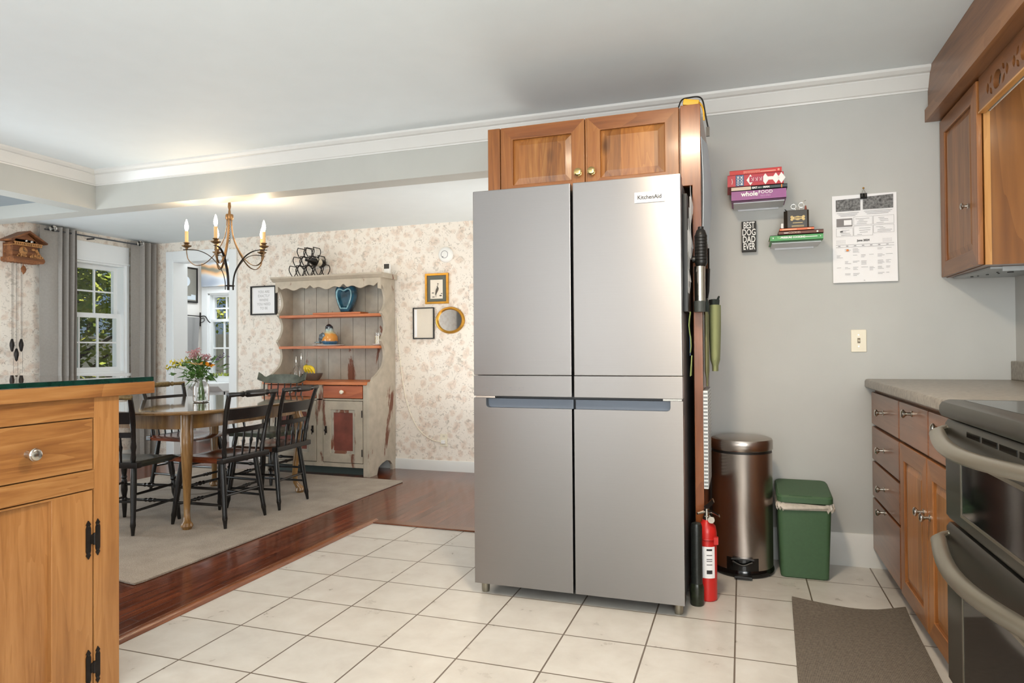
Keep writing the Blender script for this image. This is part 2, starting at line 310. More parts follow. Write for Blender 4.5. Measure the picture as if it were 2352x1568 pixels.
# ---------------------------------------------------------------- mesh helpers
ORG = {}
class MB:
    def __init__(s): s.bm = bmesh.new()
    def poly(s, pts):
        vs_ = [s.bm.verts.new(p) for p in pts]
        try: s.bm.faces.new(vs_)
        except ValueError: pass
        return vs_
    def box(s, x0, x1, y0, y1, z0, z1, rot=None, piv=None):
        P = [Vector((x, y, z)) for z in (z0, z1) for y in (y0, y1) for x in (x0, x1)]
        if rot is not None:
            pv = Vector(piv) if piv is not None else Vector(((x0+x1)/2, (y0+y1)/2, (z0+z1)/2))
            P = [pv + rot @ (p-pv) for p in P]
        v = [s.bm.verts.new(p) for p in P]
        for f in ((0, 2, 3, 1), (4, 5, 7, 6), (0, 1, 5, 4), (2, 6, 7, 3), (0, 4, 6, 2), (1, 3, 7, 5)):
            s.bm.faces.new([v[i] for i in f])
        return s
    def prism(s, pts, axis, a0, a1):
        def P(u, w, a): return {'x': (a, u, w), 'y': (u, a, w), 'z': (u, w, a)}[axis]
        A = [s.bm.verts.new(P(u, w, a0)) for u, w in pts]; B = [s.bm.verts.new(P(u, w, a1)) for u, w in pts]
        n = len(pts)
        for i in range(n):
            s.bm.faces.new((A[i], A[(i+1) % n], B[(i+1) % n], B[i]))
        s.bm.faces.new(A[::-1]); s.bm.faces.new(B)
        return s
    def tube(s, path, r, n=8, closed=False, flat=None, cap=True):
        path = [Vector(p) for p in path]; m = len(path)
        rr = r if isinstance(r, list) else [r]*m
        rings = []; nrm = None
        for i, p in enumerate(path):
            if closed: t = path[(i+1) % m]-path[i-1]
            else: t = path[min(i+1, m-1)]-path[max(i-1, 0)]
            if t.length < 1e-9: t = Vector((0, 0, 1))
            t.normalize()
            if nrm is None:
                nrm = t.orthogonal().normalized()
                if flat is not None:
                    q = Vector(flat); q = q-t*q.dot(t)
                    if q.length > 1e-6: nrm = q.normalized()
            else:
                nrm = nrm-t*nrm.dot(t)
                nrm = nrm.normalized() if nrm.length > 1e-6 else t.orthogonal().normalized()
            b = t.cross(nrm)
            a1, a2 = (rr[i], rr[i]) if not isinstance(rr[i], (tuple, list)) else rr[i]
            rings.append([s.bm.verts.new(p+nrm*(a1*math.cos(2*pi*k/n))+b*(a2*math.sin(2*pi*k/n))) for k in range(n)])
        for i in range(m if closed else m-1):
            A, B = rings[i], rings[(i+1) % m]
            for k in range(n): s.bm.faces.new((A[k], A[(k+1) % n], B[(k+1) % n], B[k]))
        if cap and not closed:
            s.bm.faces.new(rings[0][::-1]); s.bm.faces.new(rings[-1])
        return s
    def rod(s, p0, p1, prof, n=10):
        p0, p1 = Vector(p0), Vector(p1)
        return s.tube([p0.lerp(p1, t) for t, _ in prof], [q for _, q in prof], n)
    def lathe(s, prof, c=(0, 0, 0), n=24, axis='z', sx=1, sy=1):
        c = Vector(c)
        def P(r, h, a):
            x, y = r*math.cos(a)*sx, r*math.sin(a)*sy
            return c+Vector({'z': (x, y, h), 'y': (x, h, y), 'x': (h, x, y)}[axis])
        rings = []
        for r, h in prof:
            if r < 1e-6: rings.append([s.bm.verts.new(P(0, h, 0))])
            else: rings.append([s.bm.verts.new(P(r, h, 2*pi*k/n)) for k in range(n)])
        for A, B in zip(rings, rings[1:]):
            for k in range(n):
                a = [A[k % len(A)], A[(k+1) % len(A)], B[(k+1) % len(B)], B[k % len(B)]]
                u = []
                for q in a:
                    if q not in u: u.append(q)
                if len(u) > 2:
                    try: s.bm.faces.new(u)
                    except ValueError: pass
        return s
    def ball(s, c, r, n=12, m=8):
        rx, ry, rz = r if isinstance(r, (tuple, list)) else (r, r, r)
        return s.lathe([(math.sin(pi*i/m), -math.cos(pi*i/m)*rz) for i in range(m+1)], c, n, 'z', rx, ry)
    def grid(s, fn, nu, nv, thick=None):
        V = [[s.bm.verts.new(fn(i/nu, j/nv)) for j in range(nv+1)] for i in range(nu+1)]
        for i in range(nu):
            for j in range(nv): s.bm.faces.new((V[i][j], V[i+1][j], V[i+1][j+1], V[i][j+1]))
        if thick:
            s.bm.normal_update()
            bmesh.ops.solidify(s.bm, geom=s.bm.faces[:], thickness=thick)
        return s
    def build(s, name, mat, parent=None, bev=0, seg=2, ang=35, local=False, sub=0):
        bm = s.bm
        bmesh.ops.recalc_face_normals(bm, faces=bm.faces[:])
        if bev:
            ed = [e for e in bm.edges if len(e.link_faces) == 2 and e.calc_face_angle(0) > math.radians(30)]
            bmesh.ops.bevel(bm, geom=ed, offset=bev, segments=seg, affect='EDGES', profile=.5, clamp_overlap=True)
        for f in bm.faces: f.smooth = True
        ca = math.radians(ang)
        for e in bm.edges:
            e.smooth = not (len(e.link_faces) == 2 and e.calc_face_angle(0) > ca)
        o0 = Vector((0, 0, 0))
        if parent is not None:
            o0 = ORG.get(parent.name, Vector((0, 0, 0)))
        elif not local:
            xs = [v.co for v in bm.verts]
            if xs: o0 = Vector(((min(v.x for v in xs)+max(v.x for v in xs))/2, (min(v.y for v in xs)+max(v.y for v in xs))/2, min(v.z for v in xs)))
        if not local: bmesh.ops.translate(bm, verts=bm.verts[:], vec=-o0)
        me = bpy.data.meshes.new(name); bm.to_mesh(me); bm.free()
        o = bpy.data.objects.new(name, me); COL.objects.link(o)
        if mat is not None: me.materials.append(mat)
        if parent is not None: o.parent = parent; ORG[o.name] = o0
        elif not local: o.location = o0; ORG[o.name] = o0.copy()
        if bev:
            wn_ = o.modifiers.new('flat_normals', 'WEIGHTED_NORMAL'); wn_.keep_sharp = True; wn_.weight = 100
        if sub:
            md = o.modifiers.new('smooth', 'SUBSURF'); md.levels = md.render_levels = sub
        return o
def tag(o, label, cat, group=None):
    o['label'] = label; o['category'] = cat
    if group: o['group'] = group
    return o
def thing(name, label, cat, loc=(0, 0, 0), group=None):
    o = bpy.data.objects.new(name, None); COL.objects.link(o); o.location = loc; o.empty_display_size = .1
    ORG[o.name] = Vector(loc); return tag(o, label, cat, group)
def struct(o): o['kind'] = 'structure'; return o
def copy_thing(o, parent=None):
    kids = [c for c in o.children]
    c = o.copy(); COL.objects.link(c)
    if parent is not None: c.parent = parent
    for k in kids: copy_thing(k, c)
    return c
def bez(pts, n=8):
    """Catmull-Rom through points"""
    P = [Vector(p) for p in pts]; P = [P[0]*2-P[1]]+P+[P[-1]*2-P[-2]]; out = []
    for i in range(1, len(P)-2):
        for k in range(n):
            t = k/n; a, b, c, d = P[i-1:i+3]
            out.append(.5*((2*b)+(c-a)*t+(2*a-5*b+4*c-d)*t*t+(3*b-a-3*c+d)*t**3))
    out.append(P[-2]); return out
def text_bm(mb, s, size, org, xd, yd, align='CENTER', bold=0., ext=.0006, spacing=1., sx=1.):
    cu_ = bpy.data.curves.new('lettering', 'FONT'); cu_.body = s; cu_.size = size; cu_.align_x = align; cu_.align_y = 'CENTER'
    cu_.offset = bold; cu_.space_character = spacing; cu_.resolution_u = 3; cu_.space_line = .9
    ob = bpy.data.objects.new('lettering', cu_); COL.objects.link(ob)
    dg = bpy.context.evaluated_depsgraph_get(); me = bpy.data.meshes.new_from_object(ob.evaluated_get(dg))
    xd, yd = Vector(xd), Vector(yd); nd = xd.cross(yd); org = Vector(org)
    vv = [mb.bm.verts.new(org+xd*(v.co.x*sx)+yd*v.co.y+nd*ext) for v in me.vertices]
    for p in me.polygons:
        try: mb.bm.faces.new([vv[i] for i in p.vertices])
        except ValueError: pass
    bpy.data.objects.remove(ob); bpy.data.curves.remove(cu_); bpy.data.meshes.remove(me)
XD, ZD = (1, 0, 0), (0, 0, 1)
def frame_bm(axis, u0, u1, w0, w1, t, a0, a1, inner=None):
    """one-piece rectangular frame of bar width t lying across an axis (mitred corners); rail faces use the second material"""
    m = MB()
    def P(u, w, a): return (u, a, w) if axis == 'y' else (a, u, w)
    O = [(u0, w0), (u1, w0), (u1, w1), (u0, w1)]; I = [(u0+t, w0+t), (u1-t, w0+t), (u1-t, w1-t), (u0+t, w1-t)]
    V = {}
    for nm_, L in (('o', O), ('i', I)):
        for k, (u, w) in enumerate(L):
            for q, a in ((0, a0), (1, a1)): V[nm_, k, q] = m.bm.verts.new(P(u, w, a))
    for k in range(4):
        n = (k+1) % 4
        for f in ((V['o', k, 0], V['o', n, 0], V['i', n, 0], V['i', k, 0]), (V['o', k, 1], V['i', k, 1], V['i', n, 1], V['o', n, 1]), (V['o', k, 0], V['o', k, 1], V['o', n, 1], V['o', n, 0]), (V['i', k, 0], V['i', n, 0], V['i', n, 1], V['i', k, 1])):
            m.bm.faces.new(f).material_index = 1 if k in (0, 2) else 0
    return m
def knob_bm(c, d, r=.016, ln=.032):
    """turned knob standing out from c along direction d"""
    d = Vector(d).normalized(); c = Vector(c); m = MB()
    prof = [(0, r*.75), (.08, r*.75), (.14, r*.42), (.45, r*.36), (.6, r*.6), (.72, r), (.85, r*1.02), (.95, r*.8), (1., r*.3)]
    m.rod(c, c+d*ln, prof, 16); return m
# ---------------------------------------------------------------- room shell
WY = 3.65          # kitchen back wall / beam plane
DY = 5.41          # dining back wall
LX = -5.82         # window wall on the left
RX = 1.19; BY = -2.5; KC = 2.388; BZ = 2.115; DC = 2.195
struct(MB().box(-2.168, RX+.1, BY-.1, WY+.003, -.06, 0).build('floor', MT['tile']))
struct(MB().box(LX-.15, -2.168, BY-.1, WY, -.06, 0).box(LX-.15, -1.0, WY+.003, DY+.12, -.06, 0).box(-7.6, -4.4, DY+.12, 6.75, -.06, 0).box(-2.168, -1.0, WY, WY+.003, -.06, 0).build('floor_wood', MT['floorwood']))
tb = MB(); tb.prism([(-2.235, 0.0005), (-2.165, 0.0005), (-2.17, .006), (-2.19, .012), (-2.215, .012), (-2.233, .005)], 'y', BY, WY+.07)
struct(tb.build('trim_1', wood('threshold_wood', srgb(88, 46, 22), srgb(118, 66, 34), srgb(142, 86, 48), 'y', .25, 20, None, False, .3)))
tb = MB(); tb.box(-2.165, -1.0, WY-.005, WY+.065, 0.0005, .009)
struct(tb.build('trim_2', wood('threshold_wood_cross', srgb(84, 44, 22), srgb(112, 62, 34), srgb(136, 82, 46), 'x', .25, 20, None, False, .3), bev=.003))
# kitchen back wall, right wall, closed rear wall, far left wall
struct(MB().box(-1.15, RX, WY, WY+.15, 0, KC).build('wall_back', MT['kwall']))
struct(MB().box(RX, RX+.1, BY-.1, WY+.15, 0, KC).build('wall_right', MT['kwall']))
rw = MB(); rw.box(LX, RX, BY-.1, BY, 0, KC)
struct(rw.build('wall_rear', MT['rear']))
# ceilings and beams
struct(MB().box(-4.635, RX, BY-.1, WY, KC, KC+.08).build('ceiling', MT['ceil']))
struct(MB().box(LX-.15, -1.0, WY+.15, DY+.12, DC, DC+.08).build('ceiling_dining', MT['ceil']))
struct(MB().box(LX-.15, -4.47-.165, BY-.1, WY, DC+.02, DC+.1).build('ceiling_left', MT['ceilshade']))
struct(MB().box(LX, -1.15, WY, WY+.15, BZ, KC).build('wall_beam', MT['beam']))
struct(MB().box(-4.635, -4.47, BY, WY, BZ, KC).build('wall_beam_left', MT['beam']))
# crown moulding
cprof = [(0, 0), (0, -.102), (-.006, -.102), (-.008, -.094), (-.014, -.09), (-.02, -.078), (-.034, -.05), (-.042, -.036), (-.042, -.03), (-.056, -.026), (-.07, -.012), (-.072, 0)]
struct(MB().prism([(WY+a, KC+b) for a, b in cprof], 'x', -4.47, RX).build('trim_3', MT['trim'], ang=20))
struct(MB().prism([(-4.47-a, KC+b) for a, b in cprof], 'y', BY, WY).build('trim_4', MT['trim'], ang=20))
# dining walls
OX0, OX1, OZ = -5.54, -4.815, 2.0
dw = MB(); dw.box(LX-.15, OX0, DY, DY+.12, 0, DC).box(OX1, -1.0, DY, DY+.12, 0, DC).box(OX0, OX1, DY, DY+.12, OZ, DC)
struct(dw.build('wall_dining_back', MT['wallpaper']))
struct(MB().box(-1.15, -1.0, WY+.15, DY, 0, DC).build('wall_dining_right', MT['wallpaper']))
WYA, WYB, WZA, WZB = 4.36, 5.075, .86, 1.93
lw = MB(); lw.box(LX-.15, LX, BY-.1, WYA, 0, KC).box(LX-.15, LX, WYB, DY, 0, KC).box(LX-.15, LX, WYA, WYB, 0, WZA).box(LX-.15, LX, WYA, WYB, WZB, KC)
struct(lw.build('wall_left', MT['wallpaper']))
# baseboards
struct(MB().prism([(DY, 0), (DY-.014, 0), (DY-.014, .08), (DY-.008, .092), (DY, .092)], 'x', -2.96+0, -1.15).prism([(DY, 0), (DY-.014, 0), (DY-.014, .08), (DY-.008, .092), (DY, .092)], 'x', -4.73, -2.96).build('baseboard_dining', MT['trim']))
struct(MB().prism([(WY, 0), (WY-.014, 0), (WY-.014, .145), (WY-.008, .16), (WY, .16)], 'x', -.155, .66).build('baseboard_back', MT['trim']))
struct(MB().prism([(LX, 0), (LX+.014, 0), (LX+.014, .08), (LX+.008, .092), (LX, .092)], 'y', BY, DY).build('baseboard_left', MT['trim']))
# door opening casing (dining to back room)
dc = MB()
dc.box(OX0-.085, OX0, DY-.022, DY, 0, OZ+.1).box(OX1, OX1+.085, DY-.022, DY, 0, OZ+.085).box(OX0, OX1, DY-.022, DY, OZ, OZ+.1)
dc.box(OX0-.001, OX0+.012, DY-.018, DY+.168, 0, OZ).box(OX1-.012, OX1+.001, DY-.018, DY+.13, 0, OZ).box(OX0+.012, OX1-.012, DY-.018, DY+.13, OZ-.012, OZ+.001)
struct(dc.build('door_1', MT['white'], bev=.003))
# back room beyond the opening
BRX, BRY = -6.36, 6.6
bw = MB(); bw.box(BRX-.1, BRX, DY+.12, BRY+.1, 0, 2.4).box(BRX, OX0-.02, DY+.12, DY+.166, 0, 2.4); struct(bw.build('wall_back_room_left', MT['backroom']))
wx0, wx1, wz0, wz1 = -6.215, -5.60, .75, 1.78
bw = MB(); bw.box(BRX, wx0, BRY, BRY+.1, 0, 2.4).box(wx1, -4.4, BRY, BRY+.1, 0, 2.4).box(wx0, wx1, BRY, BRY+.1, 0, wz0).box(wx0, wx1, BRY, BRY+.1, wz1, 2.4)
struct(bw.build('wall_back_room', MT['backroom']))
struct(MB().box(-4.5, -4.4, DY+.12, BRY+.1, 0, 2.4).build('wall_back_room_right', MT['backroom']))
struct(MB().box(BRX-.1, -4.4, DY+.12, BRY+.1, 2.4, 2.48).build('ceiling_back_room', MT['ceil']))

# ---------------------------------------------------------------- windows (double hung sashes)
def sash(m, axis, a0, a1, u0, u1, w0, w1, t, cols, rows, mt=.02):
    def bx(p, q, r, s_, d0=a0, d1=a1):
        if axis == 'x': m.box(d0, d1, p, q, r, s_)
        else: m.box(p, q, d0, d1, r, s_)
    bx(u0, u0+t, w0, w1); bx(u1-t, u1, w0, w1); bx(u0+t, u1-t, w0, w0+t); bx(u0+t, u1-t, w1-t, w1)
    md = (a0+a1)/2; e = .009
    for i in range(1, cols):
        c = u0+t+(u1-u0-2*t)*i/cols; bx(c-mt/2, c+mt/2, w0+t, w1-t, md-e, md+e)
    for j in range(1, rows):
        c = w0+t+(w1-w0-2*t)*j/rows; bx(u0+t, u1-t, c-mt/2, c+mt/2, md-e*.93, md+e*.93)
m = MB()
m.box(LX-.15, LX+.004, WYA-.001, WYA+.02, WZA, WZB).box(LX-.15, LX+.004, WYB-.02, WYB+.001, WZA, WZB).box(LX-.149, LX+.003, WYA+.02, WYB-.02, WZB-.02, WZB+.001).box(LX-.149, LX+.003, WYA+.02, WYB-.02, WZA-.001, WZA+.02)
m.box(LX, LX+.02, WYA-.085, WYA, WZA-.03, WZB+.18).box(LX, LX+.02, WYB, WYB+.03, WZA-.03, WZB+.18).box(LX, LX+.02, WYA, WYB, WZB, WZB+.18).box(LX, LX+.03, WYA-.1, WYB+.035, WZB-.002, WZB+.016)
m.box(LX, LX+.05, WYA-.1, WYB+.035, WZA-.03, WZA).box(LX, LX+.018, WYA-.085, WYB+.03, WZA-.11, WZA-.03)
w1 = struct(m.build('window_1', MT['white'], bev=.003))
m = MB(); sash(m, 'x', LX-.12, LX-.085, WYA+.02, WYB-.02, 1.405, WZB-.02, .04, 3, 2, .015); m.build('upper_sash', MT['white'], w1)
m = MB(); sash(m, 'x', LX-.075, LX-.04, WYA+.02, WYB-.02, WZA+.02, 1.445, .045, 3, 2, .015); m.build('lower_sash', MT['white'], w1)
m = MB(); m.box(LX-.105, LX-.10, WYA+.04, WYB-.04, 1.42, WZB-.04).box(LX-.06, LX-.055, WYA+.04, WYB-.04, WZA+.04, 1.42); m.build('glass_panes', MT['pane'], w1)
m = MB(); m.box(wx0-.09, wx0, BRY-.02, BRY, wz0-.03, wz1+.09).box(wx1, wx1+.09, BRY-.02, BRY, wz0-.03, wz1+.09).box(wx0, wx1, BRY-.02, BRY, wz1, wz1+.09).box(wx0-.1, wx1+.1, BRY-.06, BRY, wz0-.05, wz0)
m.box(wx0-.001, wx0+.02, BRY, BRY+.1, wz0, wz1).box(wx1-.02, wx1+.001, BRY, BRY+.1, wz0, wz1).box(wx0, wx1, BRY, BRY+.1, wz1-.02, wz1+.001)
w2 = struct(m.build('window_2', MT['white'], bev=.003))
m = MB(); sash(m, 'y', BRY+.05, BRY+.085, wx0+.02, wx1-.02, 1.43, wz1-.015, .03, 3, 2); m.build('upper_sash', MT['white'], w2)
m = MB(); sash(m, 'y', BRY+.01, BRY+.045, wx0+.02, wx1-.02, wz0, 1.465, .035, 3, 2); m.build('lower_sash', MT['white'], w2)
m = MB(); m.box(wx0+.03, wx1-.03, BRY+.065, BRY+.07, 1.44, wz1-.03).box(wx0+.03, wx1-.03, BRY+.025, BRY+.03, wz0+.02, 1.45); m.build('glass_panes', MT['pane'], w2)

# ---------------------------------------------------------------- outdoors
struct(MB().box(-26, LX-.4, -6, 24, -.5, -.4).box(LX-.4, 6, 8, 24, -.5, -.4).build('ground', paint('outdoor_grass', srgb(86, 104, 58), .9, .2, 0, 3)))
def m_leaf(name, a, b):
    s = NT(name); oi = s.n('TexNoise', i_Scale=2.2, i_Detail=2.); s.l(s.world(), oi.inputs['Vector'])
    s.base(s.ramp(oi.outputs[0], [(.35, a), (.65, b)])); s.set(Roughness=.55); s.b.inputs['Transmission Weight'].default_value = 0; return s.m
LEAF = [m_leaf('sunny_leaves', srgb(112, 134, 44), srgb(190, 190, 84)), m_leaf('deep_leaves', srgb(52, 78, 32), srgb(104, 122, 52))]
def tree(loc, h, rad, n, mat, label, leaf=.11):
    t = thing('tree', label, 'tree', loc, 'leafy trees outside the windows')
    x, y, z = loc
    m = MB(); m.tube([(x, y, z), (x+.04, y, z+h*.4), (x-.03, y+.05, z+h*.8)], [.09, .07, .04], 8)
    for k in range(5):
        a = k*1.3; m.tube([(x, y, z+h*(.3+.1*k)), (x+rad*.5*math.cos(a), y+rad*.5*math.sin(a), z+h*(.42+.1*k))], [.04, .015], 6)
    m.build('trunk', col('bark', 84, 66, 50, .9), t)
    m = MB()
    cl = [(Vector((x+random.uniform(-1, 1)*rad*.75, y+random.uniform(-1, 1)*rad*.75, z+h*random.uniform(.06, .98))), rad*random.uniform(.25, .5)) for _ in range(26)]
    for i in range(n):
        c, r = random.choice(cl)
        d = Vector((random.gauss(0, 1), random.gauss(0, 1), random.gauss(0, 1))).normalized()
        p = c+d*r*random.uniform(.6, 1.)
        u = Vector((random.gauss(0, 1), random.gauss(0, 1), random.gauss(0, .5))).normalized(); w = u.cross(d+Vector((.1, .3, .9))).normalized()
        s_ = leaf*random.uniform(.6, 1.2)
        m.poly([p-u*s_*.5, p+w*s_*.28, p+u*s_*.55, p-w*s_*.28])
    m.build('foliage', mat, t)
tree((-8.7, 6.75, -.4), 3.4, 1.3, 15000, LEAF[0], 'yellow-green leafy tree filling the dining window', .13)
tree((-14.3, 11.5, -.4), 5.4, 2.1, 9000, LEAF[1], 'darker tree behind the fence outside the dining window')
tree((-9.4, 11.6, -.4), 4.4, 1.4, 4500, LEAF[0], 'leafy tree seen through the top panes of the back room window')
m = MB()
for k in range(44): m.box(-13+k*.2, -13+k*.2+.185, 8.9, 8.93, -.4, 1.35)
tag(m.build('fence', paint('weathered_boards', srgb(128, 128, 124), .85, .12)), 'weathered grey board fence outside the back room window', 'fence')
# ---------------------------------------------------------------- kitchen: refrigerator
fr = thing('refrigerator', 'large stainless four-door refrigerator standing in the middle of the kitchen', 'refrigerator', (-.668, 3.1, 0))
FY = 2.735
grey = col('fridge_side_grey', 74, 76, 80, .45)
m = MB(); m.box(-1.108, -.226, FY+.075, 3.46, .045, 1.755).build('body', grey, fr, bev=.004)
m = MB(); m.box(-1.07, -.27, FY+.11, FY+.14, .012, .05); m.build('kick_plate', MT['black'], fr)
for x0, x1, nm in ((-1.116, -.674, 0), (-.664, -.222, 1)):
    dr = MB().box(x0, x1, FY, FY+.068, .959, 1.767).build('upper_door', MT['steel'], fr, bev=.004)
    MB().box(x0, x1, FY, FY+.068, .868, .957).build('door_band', MT['steel'], dr, bev=.002)
    rx0, rx1 = (-1.058, -.674) if nm == 0 else (-.664, -.27)
    m = MB()
    if nm == 0: m.prism([(x0, .05), (x1, .05), (x1, .818), (-1.045, .818), (-1.054, .822), (-1.058, .832), (-1.058, .859), (x0, .859)], 'y', FY, FY+.03)
    else: m.prism([(x0, .05), (x1, .05), (x1, .859), (-.27, .859), (-.27, .832), (-.274, .822), (-.283, .818), (x0, .818)], 'y', FY, FY+.03)
    m.box(x0, x1, FY+.03, FY+.068, .05, .80)
    ld = m.build('lower_door', MT['steel'], fr)
    m = MB(); m.box(rx0, rx1, FY+.03, FY+.045, .80, .856).box(rx0, rx1, FY+.004, FY+.045, .808, .8178)
    o = m.build('finger_recess', col('recess_slate', 92, 102, 116, .4), ld); o['label'] = 'blue-grey recessed finger grip'
for x in (-1.085, -.25): MB().lathe([(0, 0), (.016, 0), (.018, .01), (.018, .05), (0, .05)], (x, FY+.05, 0), 14).build('levelling_foot', MT['slatelight'], fr)
MB().box(-1.11, -1.02, FY+.01, FY+.05, .8595, .867).build('hinge', MT['chrome'], fr); MB().box(-.30, -.226, FY+.005, FY+.05, .8595, .867).build('hinge', MT['chrome'], fr)
bd = MB().box(-.405, -.285, FY-.004, FY, 1.66, 1.703).build('badge', col('badge_silver', 226, 226, 226, .3), fr, bev=.0012)
m = MB(); text_bm(m, 'KitchenAid', .0225, (-.345, FY-.004, 1.681), XD, ZD, bold=.0006, sx=.95); m.build('lettering', MT['inkdark'], bd)
m = MB()
for i, x in enumerate((-1.052, -1.020, -.985, -.945, -.905)):
    m.box(x-.004, x+.004, FY-.0006, FY, .902, .905 if i != 3 else .909)
m.tube([(-1.072, FY-.0004, .912), (-.885, FY-.0004, .907), (-.885, FY-.0004, .897), (-1.072, FY-.0004, .901)], .0005, 4, True)
for x in (-1.06, -1.03, -.93, -.90): m.box(x-.010, x+.010, FY-.0005, FY, .8925, .894)
m.build('control_marks', MT['ink'], fr)
# things on the side of the refrigerator
o = thing('magnetic_organizer', 'black magnetic pocket with papers on the side of the refrigerator', 'organizer', (-.21, 2.93, 1.2))
m = MB(); m.box(-.2255, -.206, 2.845, 3.0, 1.22, 1.71); m.build('pocket', MT['black'], o, bev=.003)
m = MB()
for k in range(5):
    y0 = 2.85+.02*k
    m.grid(lambda u, v, k=k, y0=y0: (-.2055+.004*k*.5+.006*math.sin(9*v+k*2)*u, y0+.07*u, 1.30+.05*k+.26*v), 4, 10, .0008)
m.build('papers', MT['paper'], o)
m = MB(); m.grid(lambda u, v: (-.199+.004*math.sin(7*v), 2.83+.05*u, 1.05+.17*v), 3, 6, .001).grid(lambda u, v: (-.199+.006*v, 2.83+.07*u*(1.2-v*.4), .955+.085*v), 3, 4, .001)
m.build('green_tag', col('lime_paper', 188, 212, 128, .7), o)
m = MB(); m.box(-.2005, -.1985, 2.835, 2.875, 1.04, 1.125); m.build('blue_label', col('navy_label', 50, 76, 120, .6), o)

# cabinet over and beside the refrigerator
fc = thing('refrigerator_cabinet', 'cherry wood cabinet with two panelled doors above the refrigerator', 'cabinet', (-.66, 3.35, 1.78))
CY = 3.04; CT = 2.14
m = MB(); m.box(-1.158, -.245, CY+.02, 3.645, 1.785, CT); m.build('carcass', MT['cherryfh'], fc, bev=.002)
m = MB(); m.box(-1.158, -1.096, CY, CY+.02, 1.785, CT).box(-.676, -.668, CY+.004, CY+.02, 1.785, CT).box(-1.096, -.245, CY+.004, CY+.02, 1.785, 1.80); m.build('face_frame', MT['cherryf'], fc, bev=.002)
m = MB(); m.prism([(-.16, 0), (-.16, CT+.002), (-.245, CT+.002), (-.245, 1.785), (-.197, 1.785), (-.197, 0)], 'y', CY-.005, CY+.03).box(-.197, -.16, CY+.03, 3.645, 0, CT+.002); m.build('side_panel', wood('side_panel_cherry', srgb(112, 58, 26), srgb(146, 84, 42), srgb(164, 102, 56), 'z', .26, 10, None, True, .3), fc, bev=.002)
def panel_door(name, par, axis, f, u0, u1, w0, w1, st, pan_mat, fr_mat, rail_mat, sgn=-1, th=.02, knob=None):
    """raised panel door; front at coordinate f along axis, facing sgn"""
    b = f-sgn*th
    def bx(m, p, q, r, s_, a, c):
        a, c = min(a, c), max(a, c)
        if axis == 'y': m.box(p, q, a, c, r, s_)
        else: m.box(a, c, p, q, r, s_)
    d = frame_bm(axis, u0, u1, w0, w1, st, min(f, b), max(f, b)).build('door', fr_mat, par, bev=.003)
    d.data.materials.append(rail_mat)
    # raised panel: sloped field
    m = MB(); a0, a1, c0, c1 = u0+st-.004, u1-st+.004, w0+st-.004, w1-st+.004; sl = .034
    def P(u, w, a): return (u, a, w) if axis == 'y' else (a, u, w)
    lo = f-sgn*.013; hi = f-sgn*.004
    A = [P(a0, c0, lo), P(a1, c0, lo), P(a1, c1, lo), P(a0, c1, lo)]; B = [P(a0+sl, c0+sl, hi), P(a1-sl, c0+sl, hi), P(a1-sl, c1-sl, hi), P(a0+sl, c1-sl, hi)]
    va = [m.bm.verts.new(p) for p in A]; vb = [m.bm.verts.new(p) for p in B]
    for i in range(4): m.bm.faces.new((va[i], va[(i+1) % 4], vb[(i+1) % 4], vb[i]))
    m.bm.faces.new(vb); m.bm.faces.new([m.bm.verts.new(p) for p in (P(a0, c0, b), P(a1, c0, b), P(a1, c1, b), P(a0, c1, b))])
    m.build('panel', pan_mat, d, ang=5)
    return d
d = panel_door('door', fc, 'y', CY-.006, -1.09, -.678, 1.795, CT-.003, .062, MT['cherry'], MT['cherryf'], MT['cherryfh'])
knob_bm((-.705, CY-.006, 1.885), (0, -1, 0), .018, .03).build('knob', MT['brass'], d)
d = panel_door('door', fc, 'y', CY-.006, -.666, -.252, 1.795, CT-.003, .062, MT['cherry'], MT['cherryf'], MT['cherryfh'])
knob_bm((-.642, CY-.006, 1.885), (0, -1, 0), .018, .03).build('knob', MT['brass'], d)
# cord bundle on top
cb = thing('extension_cord', 'yellow and black cord bundle lying on top of the refrigerator cabinet', 'cord', (-.22, 3.08, 2.146))
m = MB(); m.box(-.235, -.165, 3.05, 3.10, 2.143, 2.172, Matrix.Rotation(.2, 3, 'Y')); m.build('plug_block', col('yellow_plastic', 224, 172, 48, .45), cb, bev=.006)
m = MB(); m.tube(bez([(-.255, 3.06, 2.143), (-.24, 3.06, 2.175), (-.21, 3.07, 2.185), (-.17, 3.07, 2.184), (-.15, 3.06, 2.16), (-.138, 3.05, 2.09), (-.128, 3.04, 2.035)]), .0035, 6); m.box(-.136, -.122, 3.035, 3.045, 1.995, 2.035); m.build('black_cable', MT['black'], cb)
m = MB(); m.tube(bez([(-.17, 3.075, 2.165), (-.155, 3.06, 2.14), (-.147, 3.05, 2.11), (-.145, 3.05, 2.07)]), .004, 6); m.build('yellow_cable', MT['yellow_plastic'], cb)
